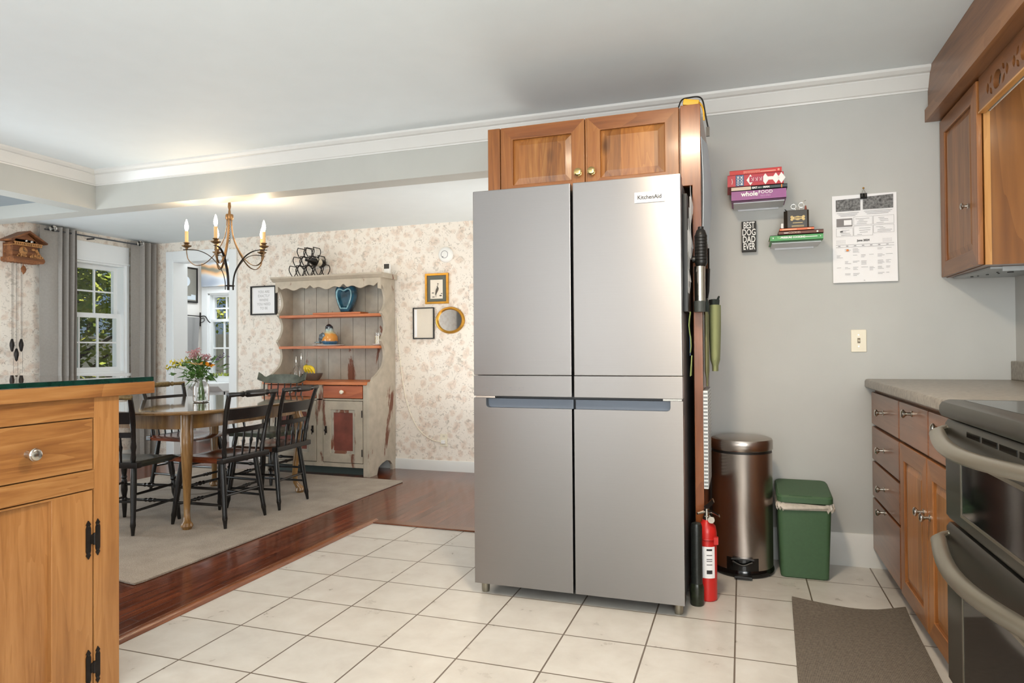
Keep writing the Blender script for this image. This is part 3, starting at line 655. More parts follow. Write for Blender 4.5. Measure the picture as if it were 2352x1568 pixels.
# hung on the panel
o = tag(MB().grid(lambda u, v: (-.1575+.018*math.sin(v*pi)*(.4+.6*u)+.012*u, 3.05+.30*u, 1.52+.48*v+.05*u), 8, 10, .002).build('hanging_papers', col('bluish_paper', 206, 216, 226, .7)), 'stack of pale papers hanging on the right of the refrigerator panel', 'papers')
sb = thing('stick_blender', 'steel stick blender with ribbed black grip hanging beside the refrigerator', 'blender', (-.167, 2.98, 1.24))
m = MB(); pr = [(.0, 1.42), (.019, 1.42), (.024, 1.43)]
z = 1.435
for k in range(9): pr += [(.0262, z), (.0262, z+.010), (.0245, z+.0115)]; z += .0135
pr += [(.024, z), (.018, z+.018), (.012, z+.024), (.012, z+.034), (0, z+.034)]
m.lathe(pr, (-.160, 2.98, 0), 18); m.build('grip', MT['black'], sb)
m = MB(); m.lathe([(0, 1.27), (.0225, 1.27), (.023, 1.42), (0, 1.42)], (-.166, 2.98, 0), 20); m.build('tube', MT['chrome'], sb)
m = MB(); m.lathe([(0, 1.225), (.024, 1.225), (.0245, 1.272), (0, 1.272)], (-.168, 2.98, 0), 20); m.build('base_cap', col('dark_green_grey', 66, 70, 68, .5), sb)
m = MB(); m.lathe([(0, 0), (.015, 0), (.015, .018), (0, .018)], (-.196, 2.985, 1.452), 14, 'x'); m.build('hook', MT['black'], sb)
kn = thing('kitchen_knife', 'dark slim knife hanging on the panel right of the stick blender', 'knife', (-.138, 3.1, 1.3))
m = MB(); m.tube([(-.136, 3.08, 1.51), (-.137, 3.08, 1.42)], [(.003, .010), (.004, .011)], 8).tube([(-.138, 3.08, 1.42), (-.142, 3.08, 1.32), (-.143, 3.08, 1.29)], [(.008, .014), (.008, .014), (.004, .008)], 10); m.build('handle', MT['black'], kn)
m = MB(); m.tube([(-.146, 3.08, 1.53), (-.146, 3.08, 1.40)], [(.0015, .012), (.002, .016)], 8); m.build('blade', MT['chrome'], kn)
mt = thing('oven_mitt', 'sage green oven mitt hanging right of the refrigerator panel', 'oven mitt', (-.13, 3.25, .95), 'green mitts by the refrigerator')
m = MB(); m.grid(lambda u, v: (-.114+.027*math.cos(u*2*pi)*(.7+.3*math.sin(min(1, v*1.15)*pi*.5))*(1 if v > .1 else .7), 3.20+.065*math.sin(u*2*pi)*(1 if v > .12 else .7)+.01*v, .965+.30*v), 36, 12); m.build('cloth', col('sage_cloth', 146, 152, 108, .85), mt)
m = MB(); m.lathe([(.0, 1.262), (.022, 1.262), (.024, 1.29), (.0, 1.295)], (-.116, 3.21, 0), 14, 'z', 1, 2.4).tube([(-.10, 3.2, 1.29), (-.094, 3.19, 1.305)], [.006, .004], 6); m.build('cuff', col('dark_teal_cloth', 44, 52, 50, .8), mt)
m2 = thing('oven_mitt', 'narrow olive mitt hanging between the panel and the sage green mitt', 'oven mitt', (-.148, 3.12, .9), 'green mitts by the refrigerator')
m = MB(); m.grid(lambda u, v: (-.146+.010*math.cos(u*2*pi)*(1 if v > .1 else .5), 3.12+.05*math.sin(u*2*pi)*(1 if v > .12 else .6), .90+.33*v), 14, 10); m.build('cloth', col('olive_cloth', 128, 128, 92, .85), m2)
m = MB(); m.lathe([(0, 1.22), (.012, 1.22), (.013, 1.27), (.005, 1.29), (.004, 1.33), (0, 1.33)], (-.146, 3.12, 0), 12, 'z', 1, 3); m.build('cuff', MT['dark_teal_cloth'], m2)
s = NT('perforated_white'); v = s.world(); sp = s.n('SeparateXYZ'); s.l(v, sp.inputs[0])
def _c(o_): return s.math('ABSOLUTE', s.math('SUBTRACT', s.math('FRACT', s.math('DIVIDE', o_, .016)), .5))
dd = s.math('MAXIMUM', _c(sp.outputs[1]), _c(sp.outputs[2])); s.base(s.ramp(dd, [(.24, srgb(60, 62, 64)), (.28, srgb(226, 230, 232))])); s.set(Roughness=.4)
tag(MB().box(-.1598, -.140, 3.02, 3.32, .46, .885).build('vent_grille', s.m, bev=.002), 'white perforated grille on the panel right of the refrigerator', 'grille')

# fire extinguisher and black canister
fe = thing('fire_extinguisher', 'red fire extinguisher on the floor beside the refrigerator', 'fire extinguisher', (-.148, 2.985, 0))
c = (-.148, 2.985, 0)
m = MB(); m.lathe([(0, .0), (.036, .0), (.041, .006), (.041, .285), (.036, .312), (.022, .328), (.018, .338), (0, .338)], c, 24); m.build('cylinder', MT['red'], fe)
m = MB(); m.lathe([(0, .336), (.016, .336), (.016, .352), (.012, .356), (.012, .385), (0, .388)], c, 14); m.tube([(-.148, 2.985, .372), (-.185, 2.96, .366)], [.007, .005], 8); m.build('valve', MT['chrome'], fe)
m = MB(); m.tube([(-.155, 2.985, .385), (-.14, 2.975, .40), (-.118, 2.95, .428)], [(.003, .011)]*3, 8).tube([(-.15, 2.985, .372), (-.125, 2.965, .374), (-.095, 2.945, .366)], [(.003, .010)]*3, 8); m.build('lever', MT['chrome'], fe)
m = MB(); m.lathe([(0, 0), (.014, 0), (.014, .01), (0, .01)], (-.128, 2.948, .345), 14, 'y'); m.build('gauge', MT['chrome'], fe)
m = MB(); m.tube([(-.148+.043*math.cos(a), 2.985+.043*math.sin(a), .262) for a in [k*pi/12 for k in range(-16, 4)]], (.004), 6); m.box(-.118, -.10, 2.94, 2.956, .245, .275); m.build('strap', MT['red'], fe)
m = MB(); V = []
for i in range(9):
    a = -pi*.72+i*pi*.5/8
    V.append([m.bm.verts.new((c[0]+.0416*math.cos(a), c[1]+.0416*math.sin(a), zz)) for zz in (.10, .232)])
for i in range(8): m.bm.faces.new((V[i][0], V[i+1][0], V[i+1][1], V[i][1]))
lb = m.build('label', MT['paper'], fe); lb['label'] = 'white instruction label'
m = MB()
for zz, h in ((.215, .008), (.195, .003), (.178, .003), (.17, .003), (.155, .003), (.118, .016)):
    a0, a1 = -pi*.5, -pi*.32
    q = [(c[0]+.0420*math.cos(a), c[1]+.0420*math.sin(a)) for a in (a0, (a0+a1)/2, a1)]
    for (xa, ya), (xb, yb) in zip(q, q[1:]): m.poly([(xa, ya, zz), (xb, yb, zz), (xb, yb, zz+h), (xa, ya, zz+h)])
m.build('label_print', MT['inkdark'], fe)
bc = thing('flashlight', 'long black cylinder flashlight standing on the floor in front of the fire extinguisher', 'flashlight', (-.186, 2.905, 0))
c = (-.186, 2.905, 0)
m = MB(); m.lathe([(0, .085), (.0235, .085), (.0235, .325), (.020, .338), (.012, .342), (0, .342)], c, 20); m.build('barrel', paint('speckled_black', srgb(34, 38, 36), .35, .4, .1, 200), bc)
m = MB(); m.lathe([(0, 0), (.026, 0), (.029, .006), (.029, .075), (.024, .09), (0, .09)], c, 20); m.build('head', paint('dark_green_black', srgb(34, 40, 28), .3, .4, 0, 90), bc)

# ---------------------------------------------------------------- bins
tc = thing('trash_can', 'tall round stainless steel pedal bin against the back wall', 'trash can', (-.005, 3.435, 0))
c = (-.005, 3.435, 0)
m = MB(); m.lathe([(0, .03), (.1395, .03), (.1395, .572), (0, .572)], c, 64); m.build('body', MT['cansteel'], tc)
m = MB(); m.lathe([(.1375, .568), (.1375, .584), (.1, .584)], c, 48); m.build('collar', MT['black'], tc)
m = MB(); m.lathe([(.1405, .584), (.1425, .588), (.1425, .625), (.139, .634), (.12, .641), (.06, .648), (0, .650)], c, 64); m.build('lid', MT['cansteel'], tc)
m = MB(); m.lathe([(0, 0), (.14, 0), (.1445, .006), (.1445, .022), (.1400, .034), (0, .034)], c, 48); m.build('base_ring', MT['blackgloss'], tc)
m = MB(); A = [-pi/2+k*.105 for k in range(-5, 6)]
p1 = [(c[0]+.1405*math.cos(a), c[1]+.1405*math.sin(a)) for a in A]
for (xa, ya), (xb, yb) in zip(p1, p1[1:]): m.poly([(xa, ya, .034), (xb, yb, .034), (xb, yb, .092), (xa, ya, .092)])
m.box(-.055, .045, 3.283, 3.296, .088, .094); m.build('pedal_recess', MT['blackgloss'], tc)
m = MB(); m.box(-.042, .036, 3.262, 3.30, .008, .018); m.tube(bez([(-.05, 3.292, .078), (-.005, 3.284, .062), (.04, 3.292, .078)]), .005, 8); m.build('pedal', MT['black'], tc, bev=.002)
gb = thing('compost_bin', 'square dark green plastic bin with lid right of the steel bin', 'bin', (.264, 3.5, 0))
def rrect(x0, x1, y0, y1, r, n=5):
    o_ = []
    for cx, cy, a in ((x1-r, y1-r, 0), (x0+r, y1-r, pi/2), (x0+r, y0+r, pi), (x1-r, y0+r, 1.5*pi)):
        for k in range(n+1): t = a+pi/2*k/n; o_.append((cx+r*math.cos(t), cy+r*math.sin(t)))
    return o_
def loft(m, secs, caps=(True, True)):
    R_ = [[m.bm.verts.new(p) for p in s_] for s_ in secs]
    for A_, B_ in zip(R_, R_[1:]):
        for k in range(len(A_)): m.bm.faces.new((A_[k], A_[(k+1) % len(A_)], B_[(k+1) % len(A_)], B_[k]))
    if caps[0]: m.bm.faces.new(R_[0][::-1])
    if caps[1]: m.bm.faces.new(R_[-1])
def lift(pts, f): return [(x, y, f(x, y)) for x, y in pts]
bx_ = lambda i, z: lift(rrect(.164-i, .371+i, 3.372-i, 3.60+i*.6, .022), lambda x, y: z)
m = MB(); loft(m, [bx_(-.006, 0), bx_(0, .006), bx_(.011, .325)]); m.build('body', MT['bin_green'], gb)
zt = lambda b: (lambda x, y: b+.10*(y-3.36))
m = MB(); L = lambda i, b: lift(rrect(.150-i, .388+i, 3.350-i, 3.624+i*.3, .028), zt(b)); loft(m, [L(-.004, .352), L(.001, .356), L(.001, .378), L(-.006, .386)]); m.box(.20, .30, 3.353, 3.357, .386, .388); m.build('lid', MT['bin_green'], gb)
m = MB(); pts = rrect(.150, .390, 3.352, 3.61, .03, 8); n_ = len(pts)
rg = lambda z, o_, sd: [(x+o_*(x-.264)*4*.25, y+o_*(y-3.49), z+.008*math.sin(i*2.3+sd)+.05*(y-3.36)) for i, (x, y) in enumerate(pts)]
loft(m, [rg(.352, -.05, 0), rg(.345, .03, 1), rg(.33, .06, 2.2), rg(.318, .0, 3)], (False, False)); m.build('bag_rim', paint('clear_film', srgb(196, 188, 176), .25, .2, 0, 30), gb)

# ---------------------------------------------------------------- wall shelves with books
def shelf(x0, x1, z, label):
    o_ = thing('floating_shelf', label, 'shelf', ((x0+x1)/2, 3.6, z), 'floating wall shelves')
    m = MB(); m.box(x0, x1, 3.485, 3.648, z-.006, z); m.build('plate', col('shelf_white', 214, 216, 220, .4), o_, bev=.001)
    m = MB(); m.box(x0+.02, x1-.02, 3.640, 3.6495, z-.014, z-.006); m.build('bracket', MT['shelf_white'], o_)
shelf(-.03, .205, 1.786, 'small pale floating shelf under the purple book stack')
shelf(.145, .365, 1.578, 'small pale floating shelf under the green book stack, right of the dog dad sign')
def book(x0, x1, z0, z1, yf, yb, cov, label, rot=0., deco=None):
    b = thing('book', label, 'book', ((x0+x1)/2, yf, z0), 'cookbooks on the floating shelves')
    e = .0022
    m = MB(); m.box(x0, x1, yf, yb, z0, z0+e).box(x0, x1, yf, yb, z1-e, z1).box(x0, x1, yf, yf+e, z0, z1); m.build('cover', cov, b)
    m = MB(); m.box(x0+.003, x1-.003, yf+e, yb-.004, z0+e, z1-e); m.build('pages', col('page_edges', 226, 218, 202, .8), b)
    if deco: deco(b, yf-.0004)
    if rot: b.rotation_euler.z = rot
    return b
def put_text(b, lst):
    for s_, sz, x, y, z_, mat, kw in lst:
        m = MB(); text_bm(m, s_, sz, (x, y, z_), XD, ZD, **kw); m.build('lettering', mat, b)
white = MT['chalk']
def d1(b, y): put_text(b, [('whole', .031, .045, y, 1.817, white, dict(bold=.0009)), ('FOOD', .0215, .118, y, 1.822, white, dict(bold=.0002, spacing=1.1)), ('RECIPES', .0105, .118, y, 1.8045, col('pale_lilac', 206, 170, 204), dict(spacing=1.25))])
book(-.039, .211, 1.787, 1.8355, 3.45, 3.635, col('purple_cover', 150, 82, 140, .45), 'thick purple whole food recipe book at the bottom of the upper stack', 0, d1)
def d2(b, y):
    MB().box(-.039, .052, y, y+.001, 1.8372, 1.8533).build('spine_band', col('cream_band', 214, 196, 176, .6), b)
    MB().box(.188, .193, y, y+.001, 1.8372, 1.8533).build('spine_stripe', col('orange_stripe', 214, 132, 60, .6), b)
    put_text(b, [('EAT', .0125, .069, y-.0003, 1.845, white, dict(bold=.0006)), ('like a', .0075, .092, y-.0003, 1.845, white, {}), ('MAN', .0125, .122, y-.0003, 1.845, white, dict(bold=.0006))])
book(-.039, .216, 1.8365, 1.854, 3.449, 3.63, col('slate_cover', 40, 58, 64, .45), 'thin dark blue-grey book with cream band lying on the purple book', 0, d2)
def d3(b, y):
    ging = MB()
    for k, (xa, za, r_) in enumerate(((.05, 1.884, .0), (.118, 1.884, .0), (.165, 1.884, 0), (.19, 1.884, 0))):
        ging.prism([(xa-.018, za), (xa, za-.0265), (xa+.018, za), (xa, za+.0265)], 'y', y, y+.0005)
    ging.build('spine_diamonds', white, b)
    MB().box(.045, .108, y-.0006, y, 1.872, 1.900).build('spine_label', col('rose_label', 176, 52, 82, .5), b)
    MB().box(-.018, .020, y-.0006, y, 1.8575, 1.911).build('spine_badge', col('blue_badge', 38, 84, 128, .5), b)
    MB().box(.123, .152, y-.0006, y, 1.878, 1.894).build('spine_patch', white, b)
    put_text(b, [('CR', .013, .1375, y-.0009, 1.886, MT['inkdark'], dict(sx=.9))] if False else [])
    m = MB(); text_bm(m, 'COOK', .016, (-.006, y-.0009, 1.884), (0, 0, 1), (-1, 0, 0), bold=.0003); text_bm(m, 'BOOK', .016, (.010, y-.0009, 1.884), (0, 0, 1), (-1, 0, 0), bold=.0003); m.build('lettering', white, b)
    m = MB()
    for i in range(3):
        xx = .056+.018*i; m.tube([(xx, y-.001, 1.893), (xx+.004, y-.001, 1.884), (xx, y-.001, 1.878)], .0012, 4).tube([(xx+.009, y-.001, 1.895), (xx+.007, y-.001, 1.877)], .0012, 4)
    m.tube([(.132, y-.001, 1.889), (.143, y-.001, 1.883)], .001, 4).tube([(.132, y-.001, 1.883), (.143, y-.001, 1.889)], .001, 4)
    m.tube([(-.036, y-.0009, 1.868), (-.033, y-.0009, 1.88), (-.036, y-.0009, 1.895)], .0014, 4); m.build('spine_marks', white, b)
book(-.056, .2, 1.8555, 1.913, 3.446, 3.62, col('red_cover', 186, 44, 58, .45), 'thick red and white check cook book in the upper stack', .02, d3)
def d4(b, y):
    m = MB()
    for i in range(13): m.box(.02+i*.0058, .0225+i*.0058, y-.0003, y, 1.919+.001*(i % 2), 1.931)
    m.box(.095, .165, y-.0003, y, 1.921, 1.9255); m.lathe([(0, 0), (.005, 0), (.005, .0004), (0, .0004)], (.178, y-.0003, 1.9255), 10, 'y'); m.build('spine_marks', col('salmon_print', 232, 170, 150, .6), b)
book(-.046, .192, 1.914, 1.937, 3.452, 3.61, col('bright_red_cover', 198, 40, 40, .45), 'slim bright red book on top of the upper stack', -.01, d4)
def d5(b, y):
    put_text(b, [('PRESSURE COOKING', .0115, .238, y, 1.5945, white, dict(bold=.0005)), ('The', .011, .176, y, 1.5945, col('pale_green', 176, 224, 160), {})])
    m = MB(); m.box(.293, .345, y-.0003, y, 1.593, 1.596).box(.357, .360, y-.0003, y, 1.592, 1.597).box(.148, .152, y-.0003, y, 1.591, 1.598); m.build('spine_marks', white, b)
book(.136, .37, 1.5785, 1.6075, 3.45, 3.632, col('green_cover', 72, 150, 84, .45), 'green pressure cooking book at the bottom of the lower stack', 0, d5)
def d6(b, y):
    put_text(b, [('COOKIES', .0125, .245, y, 1.6165, col('tan_print', 214, 190, 170), {})])
    m = MB(); m.box(.198, .218, y-.0003, y, 1.615, 1.618).ball((.345, y, 1.6165), .005, 8, 6); m.build('spine_marks', white, b)
book(.174, .371, 1.6082, 1.6255, 3.448, 3.6, col('brown_cover', 104, 56, 46, .5), 'dark brown cookie book on the green book', 0, d6)
def d7(b, y):
    m = MB(); m.box(.19, .255, y-.0003, y, 1.631, 1.6345).box(.302, .318, y-.0003, y, 1.6305, 1.635); m.build('spine_marks', col('pale_orange_print', 244, 190, 150), b)
book(.18, .331, 1.6262, 1.6405, 3.452, 3.59, col('orange_cover', 218, 112, 72, .5), 'small orange book on the brown book', 0, d7)
tag(MB().box(.188, .2, 3.5, 3.57, 1.6408, 1.672).build('note_block', MT['chalk'], bev=.003), 'small white block left of the black tin on the orange book', 'block')
tin = thing('tin', 'black six-sided tin with gold emblem and scissors in it on the orange book', 'tin', (.255, 3.52, 1.641))
m = MB(); m.prism([(.201, 3.50), (.216, 3.478), (.305, 3.478), (.312, 3.486), (.312, 3.56), (.205, 3.57)], 'z', 1.641, 1.729); m.build('box', paint('black_tin', srgb(46, 40, 32), .35, .15), tin, bev=.002)
gy = 3.4775; gold = col('gold_print', 206, 180, 120, .4)
m = MB()
for sx_ in (-1, 1):
    for dz in (-.006, .006): m.ball((.262+sx_*.026, gy, 1.690+dz), (.0065, .0008, .0065), 10, 6)
m.box(.238, .286, gy-.0006, gy, 1.684, 1.697); m.ball((.262, gy, 1.690), (.014, .0008, .010), 12, 6)
m.box(.24, .284, gy-.0006, gy, 1.666, 1.669).box(.235, .289, gy-.0006, gy, 1.652, 1.6545).box(.235, .289, gy-.0006, gy, 1.648, 1.6495); m.build('emblem', gold, tin)
m = MB()
for i in range(5): m.ball((.25+.0065*i, gy-.001, 1.6905), (.0022, .0005, .004), 6, 4)
m.build('emblem_print', MT['inkdark'], tin)
sc_ = thing('scissors', 'thin wire-handled scissors sticking out of the black tin', 'scissors', (.27, 3.51, 1.70))
m = MB()
for cx, cz, r_ in ((.246, 1.752, .011), (.281, 1.757, .012)): m.tube([(cx+r_*math.cos(a), 3.51, cz+r_*math.sin(a)) for a in [k*pi/8 for k in range(16)]], .0016, 6, True)
m.tube([(.252, 3.51, 1.743), (.262, 3.512, 1.72), (.268, 3.512, 1.69)], .0018, 6).tube([(.276, 3.51, 1.746), (.268, 3.513, 1.72), (.26, 3.513, 1.69)], .0018, 6).tube(bez([(.288, 3.51, 1.767), (.292, 3.51, 1.775), (.302, 3.51, 1.779)]), .0013, 6)
m.build('blades', MT['chrome'], sc_)
m = MB(); m.lathe([(0, 1.70), (.005, 1.70), (.006, 1.735), (.003, 1.755), (0, 1.756)], (.301, 3.52, 0), 10)
tag(m.build('brush', col('rust_wood', 140, 72, 56, .5)), 'short rust brown brush end at the right of the black tin', 'brush')
tag(MB().tube([(.218, 3.52, 1.70), (.214, 3.52, 1.735), (.207, 3.515, 1.742)], [.004, .003, .002], 8).build('pen', MT['inkdark']), 'dark pen leaning at the left of the black tin', 'pen')

# dog dad sign
sg = thing('wall_sign', 'small black wooden block sign with white words BEST DOG DAD EVER', 'sign', (.0425, 3.63, 1.56))
MB().box(.007, .078, 3.61, 3.648, 1.56, 1.713).build('block', paint('black_sign_paint', srgb(40, 40, 38), .6, .2), sg, bev=.002)
MB().tube([(.036, 3.648, 1.712), (.0425, 3.64, 1.719), (.049, 3.648, 1.712)], .0015, 6).build('hanger', MT['iron'], sg)
m = MB()
for s_, z_ in (('BEST', 1.691), ('DOG', 1.655), ('DAD', 1.619), ('EVER', 1.583)):
    text_bm(m, s_, .046, (.0425, 3.6098, z_), XD, ZD, bold=.0008, sx=.56 if len(s_) == 4 else .63)
m.build('lettering', MT['chalk'], sg)
# calendar
ca = thing('wall_calendar', 'paper wall calendar for June hanging from a black clip', 'calendar', (.572, 3.64, 1.385))
CX0, CX1, CZ0, CZ1 = .432, .714, 1.385, 1.815
MB().grid(lambda u, v: (CX0+(CX1-CX0)*u, 3.6445-.006*(1-v)-.006*(1-v)**4, CZ0+(CZ1-CZ0)*v), 4, 12, .003).build('pages', MT['paper'], ca)
def cyy(z_): v = (z_-CZ0)/(CZ1-CZ0); return 3.6445-.006*(1-v)-.006*(1-v)**4-.0042
ph = paint('grey_photo', srgb(104, 104, 104), .5, .8, 0, 90)
m = MB(); m.prism([(.448, 1.737), (.556, 1.737), (.556, 1.797), (.448, 1.793)], 'y', cyy(1.74)-.0006, cyy(1.8)).prism([(.568, 1.74), (.698, 1.74), (.698, 1.806), (.568, 1.80)], 'y', cyy(1.74)-.0006, cyy(1.8)); m.build('photos', ph, ca)
m = MB(); m.prism([(.45, 1.66), (.52, 1.66), (.52, 1.70), (.45, 1.70)], 'y', cyy(1.68)-.0006, cyy(1.7)); m.build('advert', col('grey_advert', 128, 124, 124, .6), ca)
m = MB(); m.prism([(.483, 1.667), (.517, 1.667), (.517, 1.692), (.483, 1.692)], 'y', cyy(1.68)-.0010, cyy(1.68)-.0006); m.build('advert_card', MT['paper'], ca)
m = MB(); random.seed(3)
def bar(x0, x1, z_, h): y_ = cyy(z_); m.poly([(x0, y_, z_), (x1, y_, z_), (x1, y_, z_+h), (x0, y_, z_+h)])
for k in range(3):
    bar(.452+.008*k, .55-.008*k, 1.726-.007*k, .0016); bar(.572+.006*k, .694-.008*k, 1.730-.007*k, .0016)
for (xa, xb, za, zb) in ((.526, .608, 1.665, 1.705), (.612, .70, 1.665, 1.705), (.448, .522, 1.612, 1.652), (.526, .608, 1.612, 1.660), (.612, .70, 1.622, 1.66)):
    for p_ in ((xa, xb, za, .0008), (xa, xb, zb, .0008)): bar(*p_)
    for q in range(4):
        z_ = za+.006+q*(zb-za-.008)/4; a_ = random.uniform(xa+.008, xa+.03); bar(a_, random.uniform(a_+.02, xb-.005), z_, .0014)
    bar(xa, xa+.0008, za, zb-za); bar(xb, xb+.0008, za, zb-za)
bar(.446, .70, 1.570, .0012); bar(.446, .70, 1.558, .0012)
for k in range(7): bar(.456+.035*k, .466+.035*k, 1.563, .003)
for x0 in (.450, .652):
    for q in range(5):
        for k in range(7): bar(x0+k*.006, x0+k*.006+.002, 1.577+q*.004, .0012)
for rr in range(5):
    for k in range(7):
        if random.random() < .78:
            zt_ = 1.548-rr*.03
            for q in range(random.randint(1, 4)):
                bar(.449+.0358*k, .449+.0358*k+random.uniform(.012, .03), zt_-q*.0055, .0012)
bar(.566, .572, 1.392, .002)
m.build('fine_print', MT['ink'], ca)
m = MB(); text_bm(m, 'June 2024', .0135, (.567, cyy(1.589)-.0004, 1.589), XD, ZD, bold=.0004); bar(.466, .478, 1.633, .006)
m.build('lettering', MT['inkdark'], ca)
m = MB(); m.ball((.497, cyy(1.54)-.0006, 1.543), (.006, .0006, .005), 10, 6); m.build('sticker', col('sticker_orange', 222, 130, 50), ca)
m = MB(); m.prism([(3.6495, 1.79), (3.628, 1.79), (3.634, 1.818), (3.6495, 1.818)], 'x', .556, .585); m.build('clip', MT['blackgloss'], ca, bev=.001)
m = MB(); m.tube([(.563, 3.63, 1.80), (.565, 3.634, 1.825), (.571, 3.638, 1.838), (.577, 3.634, 1.825), (.579, 3.63, 1.80)], .0011, 6); m.build('clip_wire', MT['chrome'], ca)
tag(MB().lathe([(0, 0), (.004, 0), (.0045, -.006), (.003, -.01), (0, -.012)], (.572, 3.649, 1.845), 12, 'y').build('push_pin', MT['gold']), 'brass push pin in the wall above the calendar', 'push pin')
# light switch
sw = thing('light_switch', 'ivory light switch plate on the grey wall below the calendar', 'light switch', (.543, 3.645, 1.045))
MB().box(.509, .577, 3.643, 3.65, 1.045, 1.154).build('plate', MT['ivory'], sw, bev=.003)
MB().box(.537, .549, 3.641, 3.6435, 1.088, 1.113).build('toggle_slot', col('slot_brown', 130, 118, 100, .6), sw)
MB().box(.539, .547, 3.632, 3.643, 1.097, 1.104, Matrix.Rotation(.4, 3, 'X')).build('toggle', MT['ivory'], sw, bev=.001)
m = MB()
for z_ in (1.072, 1.128): m.lathe([(0, 0), (.0035, 0), (.0035, -.0012), (0, -.0015)], (.543, 3.643, z_), 10, 'y')
m.build('screws', MT['chrome'], sw)
# ---------------------------------------------------------------- right-hand base cabinets, worktop, range
FX = .592
def drawer(par, y0, y1, z0, z1, kz=None, big=False):
    d = MB().box(FX, FX+.02, y0, y1, z0, z1).build('drawer', wood('drawer_cherry', srgb(92, 52, 28), srgb(120, 72, 40), srgb(138, 88, 54), 'y', .3, 12, None, False, .25) if 'dc' not in MT else MT['dc'], par, bev=.004)
    MT['dc'] = d.data.materials[0]
    knob_bm((FX, (y0+y1)/2, kz or (z0+z1)/2), (-1, 0, 0), .0155, .038).build('knob', MT['chrome'], d)
lc = thing('base_cabinet', 'cherry base cabinet of four stacked drawers against the grey back wall', 'cabinet', (.9, 3.33, 0), 'base cabinets under the grey worktop')
m = MB(); m.box(.612, 1.185, 3.036, 3.646, .09, .872).box(.665, 1.185, 3.036, 3.646, 0, .09); m.build('carcass', MT['cherryfy'], lc)
for z0, z1 in ((.70, .853), (.532, .688), (.356, .521), (.098, .345)): drawer(lc, 3.045, 3.628, z0, z1, (z0+z1)/2+(.115 if z1 < .35 else .05 if False else 0) )
l2 = thing('base_cabinet', 'cherry base cabinet with two drawers over two panelled doors beside the range', 'cabinet', (.9, 2.62, 0), 'base cabinets under the grey worktop')
m = MB(); m.box(.612, 1.185, 2.212, 3.034, .09, .872).box(.665, 1.185, 2.212, 3.034, 0, .09); m.build('carcass', MT['cherryfy'], l2)
drawer(l2, 2.596, 3.028, .70, .853, .822); drawer(l2, 2.218, 2.586, .70, .853, .815)
d = panel_door('door', l2, 'x', FX, 2.62, 3.028, .092, .69, .066, MT['cherryy'], MT['cherryf'], MT['cherryfy'], -1)
knob_bm((FX, 2.66, .497), (-1, 0, 0), .0155, .034).build('knob', MT['chrome'], d)
d = panel_door('door', l2, 'x', FX, 2.218, 2.612, .092, .69, .066, MT['cherryy'], MT['cherryf'], MT['cherryfy'], -1)
knob_bm((FX, 2.576, .497), (-1, 0, 0), .0155, .034).build('knob', MT['chrome'], d)
wt = thing('worktop', 'speckled grey laminate worktop on the cherry base cabinets', 'worktop', (.88, 2.9, .874))
m = MB(); m.prism([(.567, .878), (.571, .874), (1.189, .874), (1.189, .914), (.579, .914), (.571, .911), (.567, .904)], 'y', 2.208, 3.648); m.build('slab', MT['counter'], wt)
m = MB(); m.box(1.168, 1.189, 2.208, 3.648, .914, 1.0); m.build('backsplash', MT['counter'], wt, bev=.004)
rg_ = thing('range', 'dark slate double-oven range at the right edge of the kitchen', 'range', (.87, 1.82, 0))
RY0, RY1 = 1.442, 2.203
m = MB(); m.box(.575, 1.18, RY0, RY1, .0, .872); m.build('body', MT['slate'], rg_)
m = MB(); m.prism([(.532, .885), (.538, .874), (1.186, .874), (1.186, .916), (.556, .92), (.54, .914), (.533, .903)], 'y', RY0-.004, RY1+.004); ct = m.build('cooktop', MT['slate'], rg_)
m = MB(); m.box(.585, 1.12, RY0+.03, RY1-.03, .9165, .9205); m.build('glass_top', MT['blackgloss'], ct)
og = paint('oven_glass', srgb(20, 20, 22), .06, .1)
def oven(z0, z1, wz0_, wz1_, hz, nm):
    m = MB(); m.prism([(.545, z0+.012), (.553, z0), (.574, z0), (.574, z1), (.553, z1), (.545, z1-.012)], 'y', RY0+.004, RY1-.004); dr = m.build('oven_door', MT['slate'], rg_); 
    m = MB()
    m.box(.5425, .5448, RY0+.085, RY1-.155, wz0_, wz1_); w = m.build('window', og, dr, bev=.001)
    fb = frame_bm('x', RY0+.078, RY1-.148, wz0_-.007, wz1_+.007, .008, .541, .546); fb.build('window_trim', MT['slatelight'], dr)
    P = [(.553, RY1-.012, hz+.004), (.535, RY1-.014, hz), (.515, RY1-.035, hz-.004)]+[(.512-.040*math.sin(pi*t), RY1-.06-(RY1-RY0-.12)*t, hz-.006-.010*math.sin(pi*t)) for t in [k/12 for k in range(13)]]+[(.515, RY0+.035, hz-.004), (.535, RY0+.014, hz), (.553, RY0+.012, hz+.004)]
    m = MB(); m.tube(P, [(.011, .021)]*len(P), 14, flat=(1, 0, 0)); m.build('handle', MT['slatelight'], dr)
    return dr
d = oven(.585, .866, .628, .775, .835, 'upper')
m = MB()
for k in range(5): m.box(.5435, .5452, RY1-.20-.115*k-.10, RY1-.20-.115*k, .838, .852)
m.build('vent_slot', MT['blackgloss'], d)
oven(.125, .575, .185, .455, .538, 'lower')
m = MB(); m.box(.548, .575, RY0+.004, RY1-.004, .02, .115); m.build('bottom_drawer', MT['slate'], rg_, bev=.005)

